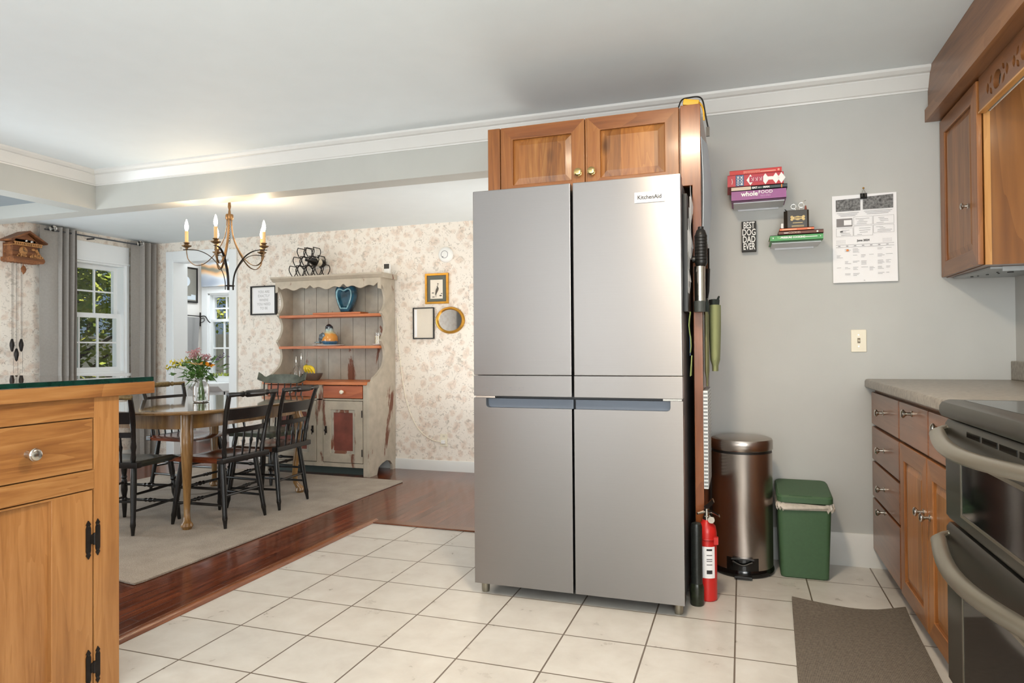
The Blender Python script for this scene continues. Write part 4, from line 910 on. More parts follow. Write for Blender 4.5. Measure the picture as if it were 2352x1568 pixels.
# ---------------------------------------------------------------- upper cabinet, cornice, fretwork valance
uc = thing('wall_cabinet', 'cherry wall cabinet with one panelled door at the upper right', 'cabinet', (1.05, 3.38, 1.39))
UX = .896
m = MB(); m.box(.918, 1.188, 3.118, 3.647, 1.392, 2.134); m.build('carcass', wood('cabinet_side_cherry', srgb(104, 62, 26), srgb(132, 84, 38), srgb(150, 102, 52), 'z', .28, 7, None, False, .3), uc)
m = MB(); m.box(.918, .940, 3.112, 3.119, 1.392, 2.134); m.build('face_stile', wood('pale_stile', srgb(160, 108, 54), srgb(186, 134, 74), srgb(200, 150, 90), 'z', .35, 12), uc)
d = panel_door('door', uc, 'x', UX, 3.122, 3.64, 1.394, 2.128, .07, MT['cherryy'], MT['cherryf'], MT['cherryfy'], -1, .02)
knob_bm((UX, 3.235, 1.651), (-1, 0, 0), .0135, .03).build('knob', MT['chrome'], d)
ub = thing('under_cabinet_bracket', 'perforated grey metal bracket under the upper right wall cabinet', 'bracket', (1.06, 3.4, 1.375))
m = MB(); m.prism([(.935, 3.60), (1.18, 3.62), (1.18, 3.20), (.96, 3.20)], 'z', 1.383, 1.391).box(1.0, 1.18, 3.195, 3.2, 1.372, 1.391); m.build('plate', col('galvanised', 168, 172, 174, .4, metal=.5), ub)
m = MB()
for x, y, r in ((.985, 3.52, .006), (1.0, 3.49, .004), (1.02, 3.44, .006), (1.05, 3.40, .004), (1.08, 3.36, .012), (1.10, 3.3, .006), (1.03, 3.35, .004)): m.lathe([(0, 0), (r, 0), (r, -.003), (0, -.003)], (x, y, 1.383), 12)
m.build('screws', MT['black'], ub)
co = thing('cabinet_cornice', 'long cherry wood cornice board under the ceiling over the wall cabinet', 'cornice', (1.0, 2.2, 2.135))
m = MB(); m.box(.852, 1.188, .6, 3.6485, 2.136, KC-.001); m.build('fascia', MT['cherryfy'], co)
m = MB(); m.prism([(.838, 2.136), (.852, 2.136), (.852, 2.205), (.846, 2.205), (.838, 2.195)], 'y', .6, 3.6485); m.build('lower_moulding', wood('cornice_band', srgb(106, 66, 36), srgb(136, 90, 54), srgb(154, 108, 68), 'y', .34, 14), co)
va = thing('fretwork_valance', 'cherry valance board with cut-out fretwork between the wall cabinets', 'valance', (.91, 2.0, 2.0))
cu_ = bpy.data.curves.new('fret', 'CURVE'); cu_.dimensions = '2D'; cu_.fill_mode = 'BOTH'; cu_.extrude = .009
def spl(pts):
    s_ = cu_.splines.new('POLY'); s_.points.add(len(pts)-1)
    for q, (u, w) in zip(s_.points, pts): q.co = (u, w, 0, 1)
    s_.use_cyclic_u = True
spl([(0, 1.998), (2.1, 1.998), (2.1, 2.135), (0, 2.135)])
def lens(cx, cz, l, w, a):
    P = []
    for k in range(8): t = k/8; P.append((l*(t-.5), w*math.sin(pi*t)))
    for k in range(8): t = k/8; P.append((l*(.5-t), -w*math.sin(pi*t)))
    spl([(cx+u*math.cos(a)-v*math.sin(a), cz+u*math.sin(a)+v*math.cos(a)) for u, v in P])
for k in range(7):
    u = .20+.26*k
    spl([(u+.040*math.cos(t), 2.055+.034*math.sin(t)) for t in [i*pi/8 for i in range(16)]])
    for sg_ in (-1, 1):
        lens(u+sg_*.064, 2.034, .040, .010, sg_*.9); lens(u+sg_*.064, 2.078, .036, .009, -sg_*.9); lens(u+sg_*.098, 2.055, .044, .014, pi/2)
ob = bpy.data.objects.new('fret', cu_); COL.objects.link(ob); dg = bpy.context.evaluated_depsgraph_get(); me = bpy.data.meshes.new_from_object(ob.evaluated_get(dg)); bpy.data.objects.remove(ob)
m = MB(); vv = [m.bm.verts.new((.911+v.co.z, 3.108-v.co.x, v.co.y)) for v in me.vertices]
for p in me.polygons:
    try: m.bm.faces.new([vv[i] for i in p.vertices])
    except ValueError: pass
bmesh.ops.remove_doubles(m.bm, verts=m.bm.verts[:], dist=1e-5)
m.build('board', MT['cherryfy'], va)
MB().box(.935, .940, 1.01, 3.108, 1.9985, 2.134).build('lit_gap_backing', MT['chalk'], va)  # added white strip so the cut-outs look lit from behind
m = MB(); m.box(.899, .922, 1.01, 3.108, 1.992, 1.9985); m.build('edge_strip', wood('valance_edge', srgb(176, 118, 58), srgb(204, 150, 86), srgb(216, 166, 104), 'y', .35, 12), va)

# ---------------------------------------------------------------- floor mat
def matz(u, v): return .004+.022*max(0, (v-.86)/.14)**1.5*(1-min(1, u*1.7))+.01*max(0, (v-.9)/.1)*max(0, (u-.75)/.25)
m = MB(); m.grid(lambda u, v: (.135+.43*u+.055*v+.0*u, 1.75+1.30*v+.05*u*v-.035*math.sin(pi*u)*v**8, matz(u, v)), 16, 40, .010)
tag(m.build('floor_mat', MT['mat']), 'dark woven kitchen mat on the tiles in front of the cherry cabinets', 'mat')

# ---------------------------------------------------------------- pine peninsula at the left
pn = thing('kitchen_island', 'pine kitchen island with drawer and panelled door at the left edge', 'kitchen island', (-2.25, 1.0, 0))
PX = -1.9
m = MB(); m.box(-2.52, PX-.022, .2, 1.632, .0, .932); m.build('carcass', MT['pine'], pn)
m = MB(); m.box(PX-.022, PX, 1.546, 1.634, .0, .932).box(PX-.022, PX, 1.055, 1.140, .0, .932); m.build('stiles', MT['pine'], pn, bev=.002)
m = MB(); m.box(PX-.022, PX, 1.140, 1.546, .870, .932).box(PX-.022, PX, 1.140, 1.546, .650, .708).box(PX-.022, PX, .2, 1.055, 0, .932); m.build('rails', MT['pineh'], pn, bev=.0015)
dr = MB().box(PX-.03, PX-.002, 1.1435, 1.5425, .7115, .8665).build('drawer', MT['pineh'], pn, bev=.0015)
m = MB(); m.rod((PX-.002, 1.343, .786), (PX+.038, 1.343, .786), [(0, .011), (.25, .009), (.5, .009), (.62, .016), (.66, .0185), (.8, .0185), (.86, .0165), (.93, .0155), (1, .011)], 24); m.build('knob', MT['chrome'], dr)
dd_ = frame_bm('x', 1.1435, 1.5425, .03, .6465, .085, PX-.022, PX-.002)
for v in dd_.bm.verts:
    if abs(v.co.y-1.4575) < 1e-4: v.co.y = 1.412
    if abs(v.co.z-.5615) < 1e-4: v.co.z = .640
dd_ = dd_.build('door', MT['pine'], pn, bev=.002); dd_.data.materials.append(MT['pineh'])
MB().box(PX-.032, PX-.0165, 1.20, 1.43, .07, .645).build('panel', wood('pine_panel', srgb(130, 84, 42), srgb(156, 106, 58), srgb(174, 124, 74), 'z', .36, 26, None, False, .15), dd_)
def hinge(zc):
    m = MB()
    for y0, h in ((1.5165, .057), (1.5475, .055)):
        w = .0075; zc2 = zc+(.002 if y0 > 1.53 else 0); yc = y0+w+.002
        pts = [(yc-w, zc2-h+.022), (yc-w*.6, zc2-h+.014), (yc-w, zc2-h+.010), (yc, zc2-h-.002), (yc+w, zc2-h+.010), (yc+w*.6, zc2-h+.014), (yc+w, zc2-h+.022), (yc+w, zc2+h-.022), (yc+w*.6, zc2+h-.014), (yc+w, zc2+h-.010), (yc, zc2+h+.002), (yc-w, zc2+h-.010), (yc-w*.6, zc2+h-.014), (yc-w, zc2+h-.022)]
        m.prism(pts, 'x', PX-.003, PX+.0025)
        for q in (-1, 1): m.ball((PX+.0025, yc, zc2+q*(h-.016)), (.0025, .0035, .0035), 10, 6)
    m.box(PX-.003, PX+.004, 1.532, 1.549, zc-.014, zc+.014)
    m.tube([(PX+.003, 1.5445, zc-.018), (PX+.003, 1.5445, zc+.018)], .0042, 10)
    m.build('hinge', MT['iron'], dd_)
hinge(.496); hinge(.102)
m = MB(); m.box(-2.62, PX+.018, .05, 1.757, .932, .972); m.build('wooden_top', MT['pineh'], pn, bev=.003)
gt = tag(MB().box(-2.615, PX+.014, .055, 1.753, .9725, .988).build('glass_top', MT['glass'], bev=.0015), 'thick green-edged glass sheet lying on the pine island', 'glass sheet')
m = MB(); m.box(PX+.0135, PX+.0150, .055, 1.7535, .9735, .987).box(-2.615, PX+.0150, 1.7525, 1.7540, .9735, .987); eg = m.build('green_edge', paint('green_glass_edge', srgb(12, 46, 38), .08, .35, 0, 30), gt); eg['label'] = 'dark green polished edge'
# ---------------------------------------------------------------- dining room: rug, table, chairs
m = MB(); m.prism([(-2.60, 4.845), (-2.615, 4.86), (-4.75, 4.93), (-4.75, 2.40), (-2.76, 2.37), (-2.70, 2.358), (-2.645, 2.352), (-2.635, 2.40)], 'z', .001, .012)
tag(m.build('area_rug', MT['rug'], bev=.003), 'grey carpet rug under the dining table', 'rug')
RZ = .0125
TX, TY, TZ = -3.54, 3.70, .72
tb = thing('dining_table', 'oval oak dining table with curved legs on the grey rug', 'table', (TX, TY, RZ))
def sup(a, b, n, k=64):
    o_ = []
    for i in range(k):
        t = 2*pi*i/k; c, s_ = math.cos(t), math.sin(t)
        o_.append((TX+a*math.copysign(abs(c)**(2/n), c), TY+b*math.copysign(abs(s_)**(2/n), s_)))
    return o_
flat_ = lambda P, z: [(x, y, z) for x, y in P]
m = MB(); loft(m, [flat_(sup(.575, .71, 3.4), TZ-.024), flat_(sup(.590, .725, 3.4), TZ-.018), flat_(sup(.592, .727, 3.4), TZ-.008), flat_(sup(.584, .719, 3.4), TZ)]); m.build('tabletop', MT['table'], tb)
m = MB(); loft(m, [flat_(sup(.445, .585, 5), TZ-.115), flat_(sup(.445, .585, 5), TZ-.024)], (False, False)); loft(m, [flat_(sup(.425, .565, 5), TZ-.115), flat_(sup(.425, .565, 5), TZ-.024)], (False, False)); m.build('apron', MT['tableleg'], tb)
for sx_ in (-1, 1):
    for sy_ in (-1, 1):
        x, y = TX+sx_*.385, TY+sy_*.525; ox, oy = sx_*.7, sy_*.7
        sec = [(TZ-.025, .0, .036), (TZ-.115, .0, .036), (TZ-.16, .018, .037), (TZ-.24, .022, .034), (TZ-.36, .012, .028), (TZ-.48, -.008, .022), (TZ-.57, -.016, .019), (TZ-.63, -.010, .018), (.055, .012, .022), (.04, .02, .034), (.028, .022, .036), (RZ+.012, .022, .03), (RZ, .022, .026)]
        m = MB(); m.tube([(x+ox*d_, y+oy*d_, z) for z, d_, r in sec], [r for *_, r in sec], 16); m.build('leg', MT['tableleg'], tb)

def turned(L, r):  # profile of a Hitchcock-style turned leg
    return [(0, r*.75), (.06, r), (.22, r*1.05), (.30, r*.8), (.33, r*1.1), (.36, r*.75), (.40, r*1.05), (.55, r*1.2), (.66, r*.75), (.69, r*1.15), (.72, r*.75), (.75, r*1.0), (.92, r*.72), (1, r*.6)]
plainp = lambda r: [(0, r), (.35, r*1.15), (.8, r*.9), (.86, r*1.02), (.9, r*.8), (1, r*.55)]
def make_chair(label, seat_mat, ornate, round_seat=False):
    t = thing('dining_chair', label, 'chair', (0, 0, RZ), 'black spindle-back chairs around the dining table')
    B_ = MT['chairblack']; SZ = .435-RZ
    # saddled seat
    def sp(u, v):
        a, b = u*2-1, v*2-1
        w = .205+.02*(b+1)/2 if not round_seat else .2*math.sqrt(max(.12, 1-.35*b*b))+.02
        x = a*w; y = b*.195 + (.012*(1-a*a) if b > 0 else 0)*abs(b)
        e = max(abs(a), abs(b)); z = SZ-.012*math.cos(a*pi/2)*math.cos(b*pi/2)*1.3-(.018*max(0, b-.6)/.4 if True else 0)-.012*max(0, (e-.9)/.1)
        return (x, y, z)
    m = MB(); nu = 16
    V = [[m.bm.verts.new(sp(i/nu, j/nu)) for j in range(nu+1)] for i in range(nu+1)]
    U = [[m.bm.verts.new((sp(i/nu, j/nu)[0]*.95, sp(i/nu, j/nu)[1]*.95, SZ-.034)) for j in range(nu+1)] for i in range(nu+1)]
    for i in range(nu):
        for j in range(nu):
            m.bm.faces.new((V[i][j], V[i+1][j], V[i+1][j+1], V[i][j+1])); m.bm.faces.new((U[i][j], U[i][j+1], U[i+1][j+1], U[i+1][j]))
    for i in range(nu):
        for (P_, Q_) in (((i, 0), (i+1, 0)), ((i+1, nu), (i, nu)), ((0, i+1), (0, i)), ((nu, i), (nu, i+1))):
            m.bm.faces.new((V[P_[0]][P_[1]], U[P_[0]][P_[1]], U[Q_[0]][Q_[1]], V[Q_[0]][Q_[1]]))
    m.build('seat', seat_mat, t, local=True)
    m = MB(); m.box(-.205, .205, -.205, -.16, SZ-.036, SZ-.002); m.build('seat_rail', B_, t, bev=.005, local=True)
    feet = {}
    for sx_ in (-1, 1):
        a, b = (sx_*.16, .15, SZ-.03), (sx_*.192, .195, 0); feet[(sx_, 1)] = (Vector(a), Vector(b))
        MB().rod(a, b, turned(1, .0165) if ornate else plainp(.0165), 12).build('leg', B_, t, local=True)
        a, b = (sx_*.14, -.145, SZ-.03), (sx_*.172, -.195, 0); feet[(sx_, -1)] = (Vector(a), Vector(b))
        MB().rod(a, b, plainp(.0155), 12).build('leg', B_, t, local=True)
    def on(k, f): return feet[k][0].lerp(feet[k][1], f)
    strp = [(0, .007), (.2, .0085), (.38, .009), (.42, .013), (.45, .009), (.5, .015), (.55, .009), (.58, .013), (.62, .009), (.8, .0085), (1, .007)]
    thin = [(0, .007), (.5, .009), (1, .007)]
    MB().rod(on((-1, 1), .45), on((1, 1), .45), strp, 10).build('stretcher', B_, t, local=True)
    MB().rod(on((-1, 1), .70), on((1, 1), .70), strp, 10).build('stretcher', B_, t, local=True)
    MB().rod(on((-1, -1), .52), on((1, -1), .52), thin, 8).build('stretcher', B_, t, local=True)
    for sx_ in (-1, 1):
        MB().rod(on((sx_, -1), .42), on((sx_, 1), .42), thin, 8).build('stretcher', B_, t, local=True)
        MB().rod(on((sx_, -1), .66), on((sx_, 1), .66), thin, 8).build('stretcher', B_, t, local=True)
    # back
    def pz(f): return SZ-.01+f*.385
    def py(f): return -.178-.02*f-.055*f*f
    def px(f): return .160+.040*f
    for sx_ in (-1, 1):
        pth = [(sx_*px(f), py(f), pz(f)) for f in [k/12 for k in range(13)]]
        m = MB(); m.tube(pth, [.0125, .0155, .012, .0165, .0125, .0135, .0135, (.012, .017), (.0115, .0185), (.0115, .0195), (.0115, .019), (.0115, .018), (.012, .015)], 10, flat=(0, 1, 0)); m.build('post', B_, t, local=True)
    def slat(name, f0, f1, th, mat, bow=.022):
        m = MB(); n_ = 12
        def fn(u, v):
            f = f0+(f1-f0)*v; w = px(f)-.004; a = u*2-1
            return (a*w, py(f)-bow*(1-a*a), pz(f))
        m.grid(fn, n_, 2, th); return m.build(name, mat, t, local=True)
    slat('wide_slat', .60, .775, .009, B_); slat('narrow_slat', .39, .465, .009, B_)
    m = MB(); f = 1.0; n_ = 24; pth = []; rad = []
    for k in range(n_+1):
        a = k/n_*2-1; pth.append((a*.212, py(1)-.020*(1-a*a), pz(1)+.002))
        q = abs(a); rad.append((.0215 if q < .40 else .013 if q < .47 else .019 if q < .53 else .013 if q < .6 else .0135 if q < .8 else .0145, .021 if q < .40 else .012 if q < .47 else .019 if q < .53 else .0125))
    m.tube(pth, rad, 12, flat=(0, 0, 1)); m.build('crest_rail', MT['chairgold'] if ornate else B_, t, local=True)
    for k in range(4):
        a = -.6+.4*k; f1 = .395
        p0 = (a*.155, -.182-.012*(1-a*a), pz(0)); p1 = (a*.172, py(f1)-.022*(1-a*a), pz(f1))
        MB().rod(p0, p1, [(0, .0058), (.35, .0062), (.5, .0085), (.62, .011), (.7, .0075), (1, .0052)], 8).build('spindle', B_, t, local=True)
    return t
def put(t, x, y, rz): t.location = (x, y, RZ); t.rotation_euler.z = rz; return t
cA = put(make_chair('black spindle-back chair with red-brown seat, back towards the hardwood strip, nearest the kitchen', MT['seatred'], False), -3.115, 3.41, pi/2-.02)
cB = put(make_chair('black spindle-back chair with rounded dark brown seat, between the red-seated chair and the hutch', wood('dark_brown_seat', srgb(48, 26, 18), srgb(78, 44, 30), srgb(104, 64, 44), 'y', .22, 16, None, False, .4), False, True), -3.12, 3.87, pi/2+.08)
cL = put(make_chair('black chair with glossy black seat, half hidden behind the pine island', paint('glossy_black_seat', srgb(58, 60, 54), .16, .25), True), -3.53, 3.11, 0.18)
cD = put(make_chair('black chair with gold stencilled top rail on the window side of the table', MT['seatred'], True), -4.07, 4.11, -pi/2)
# armchair at the far end
ac = thing('armchair', 'olive black armchair with scrolled top rail at the far end of the table', 'chair', (0, 0, RZ))
OL = MT['chairolive']; SZ = .43-RZ
def asp(u, v):
    a, b = u*2-1, v*2-1
    return (a*.235*math.sqrt(max(.3, 1-.25*b*b)), b*.21, SZ-.012*math.cos(a*pi/2)*math.cos(b*pi/2)-.012*max(0, (max(abs(a), abs(b))-.9)/.1))
m = MB(); m.grid(asp, 14, 14, .035); m.build('seat', OL, ac, local=True)
AF = {}
for sx_ in (-1, 1):
    for sy_ in (-1, 1):
        a, b = Vector((sx_*.17, sy_*.15, SZ-.02)), Vector((sx_*.215, sy_*.21, 0)); AF[(sx_, sy_)] = (a, b)
        MB().rod(a, b, turned(1, .018), 12).build('leg', MT['chairblack'], ac, local=True)
for k1, k2 in (((-1, 1), (1, 1)), ((-1, -1), (1, -1)), ((-1, -1), (-1, 1)), ((1, -1), (1, 1))):
    f = .6; MB().rod(AF[k1][0].lerp(AF[k1][1], f), AF[k2][0].lerp(AF[k2][1], f), [(0, .008), (.45, .010), (.5, .015), (.55, .010), (1, .008)], 10).build('stretcher', MT['chairblack'], ac, local=True)
def crest(u, v):
    a = u*2-1; z0 = .795-RZ-.008*(1-abs(a))+.045*max(0, abs(a)-.72)/.28*.6; z1 = .86-RZ+.012*math.cos(a*pi*.5)-.006+.03*max(0, abs(a)-.8)/.2-.018*math.exp(-((abs(a)-.72)/.12)**2)
    return (a*.245, -.235+.03*a*a-.02*(v-.5), z0+(z1-z0)*v)
m = MB(); m.grid(crest, 28, 5, .016); m.build('crest_rail', OL, ac, local=True)
for k in range(7):
    a = -.84+.28*k
    MB().rod((a*.20, -.185+.03*a*a, SZ-.01), (a*.235, -.243+.03*a*a, .80-RZ), [(0, .006), (.45, .0068), (.55, .009), (.8, .006), (1, .005)], 8).build('spindle', MT['chairblack'], ac, local=True)
for sx_ in (-1, 1):
    m = MB(); m.tube(bez([(sx_*.225, -.20, .655-RZ), (sx_*.25, -.1, .65-RZ), (sx_*.262, .05, .64-RZ), (sx_*.262, .16, .632-RZ)]), (.011, .020), 10, flat=(0, 0, 1)); m.build('arm', OL, ac, local=True)
    for q in (0.0, .12): MB().rod((sx_*.215, q, SZ-.01), (sx_*.259, q, .64-RZ), [(0, .008), (.5, .0125), (.7, .009), (1, .008)], 8).build('arm_post', MT['chairblack'], ac, local=True)
put(ac, -3.72, 4.58, pi)

# ---------------------------------------------------------------- vase of flowers
jar = thing('flower_jar', 'clear glass jar on the dining table holding the bouquet', 'jar', (-3.55, 3.70, TZ))
c = (-3.55, 3.70, TZ)
m = MB(); m.lathe([(0, .001), (.046, .001), (.052, .008), (.053, .10), (.05, .118), (.036, .138), (.036, .165), (.0385, .168), (.0385, .172), (.034, .172), (.034, .14), (.047, .116), (.050, .10), (.049, .010), (0, .008)], c, 32); m.build('glass', MT['glass'], jar)
fl = thing('bouquet', 'bouquet of yellow, orange and mauve flowers with green leaves in the glass jar', 'flowers', (-3.55, 3.70, TZ+.012))
random.seed(11)
cr_, cu__ = Vector((cr.x, cr.y, 0)).normalized(), Vector((0, 0, 1)); cfd = Vector((cf.x, cf.y, 0)).normalized()
base = Vector(c)+Vector((0, 0, .012))
def F(a, b, d_=0): return Vector(c)+cr_*a+cu__*b+cfd*d_
def leafm(m, p, d_, l, w):
    d_ = d_.normalized(); s_ = d_.cross(Vector((random.gauss(0, 1), random.gauss(0, 1), 1))).normalized(); n_ = d_.cross(s_)
    pts = [p, p+d_*l*.35+s_*w*.5+n_*l*.03, p+d_*l, p+d_*l*.35-s_*w*.5+n_*l*.03]; m.poly(pts)
st = MB(); lf = MB(); ye = MB(); og_ = MB(); mv = MB(); pu = MB(); cm = MB()
def stem(tip, via=None):
    b0 = base+Vector((random.uniform(-.025, .025), random.uniform(-.025, .025), 0)); nk = Vector(c)+Vector((0, 0, .16))+(tip-Vector(c))*.08
    st.tube(bez([b0, nk, nk.lerp(tip, .5)+Vector((0, 0, .01)), tip], 4), .0022, 5)
for k in range(26):
    tip = F(random.uniform(-.10, .09), random.uniform(.16, .30), random.uniform(-.09, .09)); stem(tip)
for k in range(230):
    a = random.gauss(-.015, .055); b = random.uniform(.15, .29); p = F(a, b, random.gauss(0, .05))
    leafm(lf, p, Vector((random.gauss(0, 1), random.gauss(0, 1), random.uniform(-.5, .9))), random.uniform(.035, .07), random.uniform(.014, .024))
for a, b, d_ in ((-.06, .175, (-1, -.5)), (-.075, .19, (-1, -.3)), (-.04, .15, (-.5, -1)), (-.05, .165, (-.7, -.9)), (.07, .2, (.7, -1)), (.06, .21, (.9, -.8))):
    leafm(lf, F(a, b, -.03), cr_*d_[0]+cu__*d_[1]*.8, .085, .026)
for k in range(9):   # yellow loosestrife spike to the left
    p = F(-.08-.016*k, .285-.004*k*(k > 3), -.02)
    for q in range(5): leafm(ye, p+Vector((random.gauss(0, .008), random.gauss(0, .008), random.gauss(0, .012))), Vector((random.gauss(0, 1), random.gauss(0, 1), random.gauss(.2, 1))), .03, .014)
    leafm(lf, p, cr_*-.4+cu__*-1, .045, .010)
stem(F(-.21, .25, -.02))
for a, b in ((.052, .275), (.088, .262)):
    p = F(a, b, -.05); stem(p)
    for q in range(12): an = q*pi/6; leafm(og_, p, cr_*math.cos(an)+cfd*-.25*math.sin(an)*2+cu__*(-.25+.3*math.sin(an)), .036, .016)
    cm.ball(p+cu__*.004-cfd*.003, (.010, .010, .008), 10, 6)
for a, b in ((-.045, .335), (-.06, .305), (-.025, .35), (.03, .315), (-.05, .32), (.02, .30)):
    p = F(a, b, random.uniform(-.03, .03)); stem(p)
    for q in range(46):
        o_ = Vector((random.gauss(0, .016), random.gauss(0, .016), random.gauss(0, .012))); mv.ball(p+o_, .0042, 5, 4)
for k in range(8):
    p = F(.085+.012*k, .29+.004*k, .0)
    for q in range(3): leafm(pu, p+Vector((random.gauss(0, .006), random.gauss(0, .006), random.gauss(0, .01))), Vector((random.gauss(0, 1), random.gauss(0, 1), random.gauss(.2, 1))), .022, .009)
stem(F(.18, .32))
p = F(.01, .262, -.06)
for q in range(10): an = q*pi/5; leafm(cm if False else pu, p, cr_*math.cos(an), .001, .001)
pk = MB()
for q in range(16): an = q*pi/8; leafm(pk, p, cr_*math.cos(an)*1.3+cfd*-.4*math.sin(an)+cu__*.12, .05, .016)
st.build('stems', col('stem_green', 96, 128, 58, .5), fl); lf.build('leaves', paint('leaf_green', srgb(66, 104, 42), .45, .35, 0, 40), fl)
ye.build('yellow_flowers', col('flower_yellow', 204, 186, 36, .5), fl); og_.build('orange_flowers', col('flower_orange', 240, 160, 24, .5), fl); mv.build('mauve_flowers', col('flower_mauve', 176, 128, 132, .6), fl)
pu.build('violet_flowers', col('flower_violet', 84, 66, 104, .6), fl); cm.build('flower_centres', col('centre_brown', 62, 40, 34, .7), fl); pk.build('pale_flower', col('flower_cream', 240, 200, 140, .5), fl)

# ---------------------------------------------------------------- chandelier
hx, hy = -3.437, 3.85
rvw = Vector((hy, -hx, 0)).normalized(); fvw = Vector((hx, hy, 0)).normalized()
KS = .939
def hz(z): return 1.0727+(z-1.0727)*KS
ch = thing('chandelier', 'bronze five-arm candle chandelier hanging over the dining table', 'chandelier', (hx, hy, DC))
m = MB(); m.lathe([(0, 0), (.05, 0), (.052, -.006), (.03, -.018), (.010, -.022), (0, -.022)], (hx, hy, DC), 20); m.build('canopy', MT['bronze'], ch)
m = MB(); m.lathe([(0, 2.26), (.008, 2.26), (.009, 2.19), (.011, 2.16), (.006, 2.14), (.009, 2.12), (.009, 2.108), (.024, 2.106), (.027, 2.098), (.027, 2.075), (.022, 2.066), (0, 2.066)], (hx, hy, hz(2.1)-2.1), 20); m.build('hub', MT['bronze'], ch)
m = MB()
for k in range(9): z_ = hz(2.05)-k*.018; m.tube([(hx+.006*math.cos(a)*(k % 2), hy+.006*math.cos(a)*(1-k % 2), z_+.011*math.sin(a)) for a in [i*pi/5 for i in range(10)]], .0015, 5, True)
m.build('chain', MT['iron'], ch)
m = MB(); m.tube([(hx+.030*math.cos(a), hy+.030*math.sin(a), hz(1.565)) for a in [i*pi/10 for i in range(20)]], .004, 6, True); m.build('lower_ring', MT['iron'], ch)
for k in range(5):
    a = math.radians(180+72*k)
    dv = rvw*math.cos(a)+fvw*math.sin(a)
    def Q(r, z): return (hx+dv.x*r*.86, hy+dv.y*r*.86, hz(z))
    sd = (-dv.y, dv.x, 0)
    m = MB(); P = bez([Q(.018, 2.075), Q(.026, 1.98), (Q(.05, 1.90)), Q(.10, 1.815), Q(.155, 1.752), Q(.205, 1.718), Q(.26, 1.712), Q(.305, 1.748), Q(.318, 1.79), Q(.32, 1.832)], 5)
    m.tube(P, [(.003, .0075)]*len(P), 8, flat=dv); ar = m.build('arm', MT['bronze'], ch)
    m = MB(); P = bez([Q(.033, 1.535), Q(.034, 1.59), Q(.05, 1.66), Q(.09, 1.725), Q(.15, 1.785), Q(.22, 1.818), Q(.29, 1.826), Q(.345, 1.822)], 5)
    m.tube(P, [(.003, .0085)]*len(P), 8, flat=dv); m.build('ribbon', MT['iron'], ch)
    cc = (hx+dv.x*.275, hy+dv.y*.275, hz(1.876)-1.876)
    m = MB(); m.lathe([(0, 1.825), (.006, 1.826), (.010, 1.84), (.030, 1.85), (.033, 1.856), (.018, 1.858), (.012, 1.866), (.02, 1.872), (.021, 1.876), (.012, 1.878), (0, 1.878)], cc, 18); m.build('drip_cup', MT['bronze'], ar)
    m = MB(); m.lathe([(0, 1.876), (.0115, 1.876), (.0115, 1.955), (.008, 1.957), (0, 1.957)], cc, 14); m.build('candle_sleeve', col('candle_ivory', 232, 190, 130, .5), ar)
    m = MB(); m.lathe([(0, 1.957), (.006, 1.958), (.012, 1.975), (.0135, 1.988), (.009, 2.012), (.003, 2.034), (0, 2.038)], cc, 14); m.build('bulb', MT['bulb'], ar)
    light('candle_bulb_light', 'POINT', (cc[0], cc[1], 2.0), 1.7, (1, .72, .44), radius=.015)

# ---------------------------------------------------------------- hutch
hu = thing('hutch', 'tall distressed grey painted hutch against the floral wallpaper', 'hutch', (-3.51, 5.2, 0))
HL, HR = -4.075, -2.97
curve_up = bez([(0, 5.0, .80), (0, 5.03, .838), (0, 5.055, .845), (0, 5.11, .875), (0, 5.185, .93), (0, 5.217, 1.0), (0, 5.208, 1.08), (0, 5.172, 1.13), (0, 5.155, 1.15)], 3)+bez([(0, 5.157, 1.165), (0, 5.185, 1.185), (0, 5.222, 1.25), (0, 5.226, 1.31), (0, 5.205, 1.362), (0, 5.168, 1.395)], 3)+bez([(0, 5.168, 1.41), (0, 5.2, 1.435), (0, 5.23, 1.49), (0, 5.222, 1.56), (0, 5.195, 1.615), (0, 5.163, 1.645)], 3)
prof = [(5.40, 0), (5.345, 0), (5.34, .05), (5.30, .085), (5.24, .10), (5.16, .085), (5.10, .06), (5.075, .0), (4.95, 0), (4.95, .775), (4.965, .80)]+[(p.y, p.z) for p in curve_up]+[(5.163, 1.705), (5.40, 1.705)]
for x0 in (HL, HR-.024): MB().prism(prof, 'x', x0, x0+.024).build('side_panel', MT['hutch'], hu)
m = MB(); w = (HR-HL-.05)/8
for k in range(8): m.box(HL+.025+w*k, HL+.025+w*(k+1)-.004, 5.375, 5.39, .09, 1.70)
m.box(HL+.024, HR-.024, 5.388, 5.395, .09, 1.70); m.build('back_boards', MT['hutchback'], hu)
for z_, y0 in ((1.395, 5.175), (1.11, 5.165)): MB().box(HL+.024, HR-.024, y0, 5.375, z_-.024, z_).build('shelf', MT['shelfwood'], hu, bev=.003)
MB().box(HL+.024, HR-.024, 4.935, 5.375, .774, .80).build('counter', MT['shelfwood'], hu, bev=.004)
m = MB(); m.prism([(5.12, 1.735), (5.12, 1.748), (5.402, 1.748), (5.402, 1.704), (5.155, 1.704), (5.14, 1.72), (5.125, 1.728)], 'x', HL-.035, HR+.025); m.build('cornice', MT['hutch'], hu)
vp = [(HL+.001, 1.704), (HL+.001, 1.605), (HL+.03, 1.612)]
n_ = 9
for k in range(n_*8+1):
    t = k/(n_*8); ph_ = (t*3) % 1
    zz = 1.638+.018*math.cos(ph_*2*pi)*-1+.016*abs(math.sin(ph_*pi*2))-(.0)
    zz = 1.632 + .030*math.exp(-((ph_-.0)/.07)**2) + .030*math.exp(-((ph_-1)/.07)**2) - .012*math.cos((ph_-.5)*2*pi*2)*(1 if .12 < ph_ < .88 else 0)
    vp.append((HL+.03+(HR-HL-.06)*t, zz))
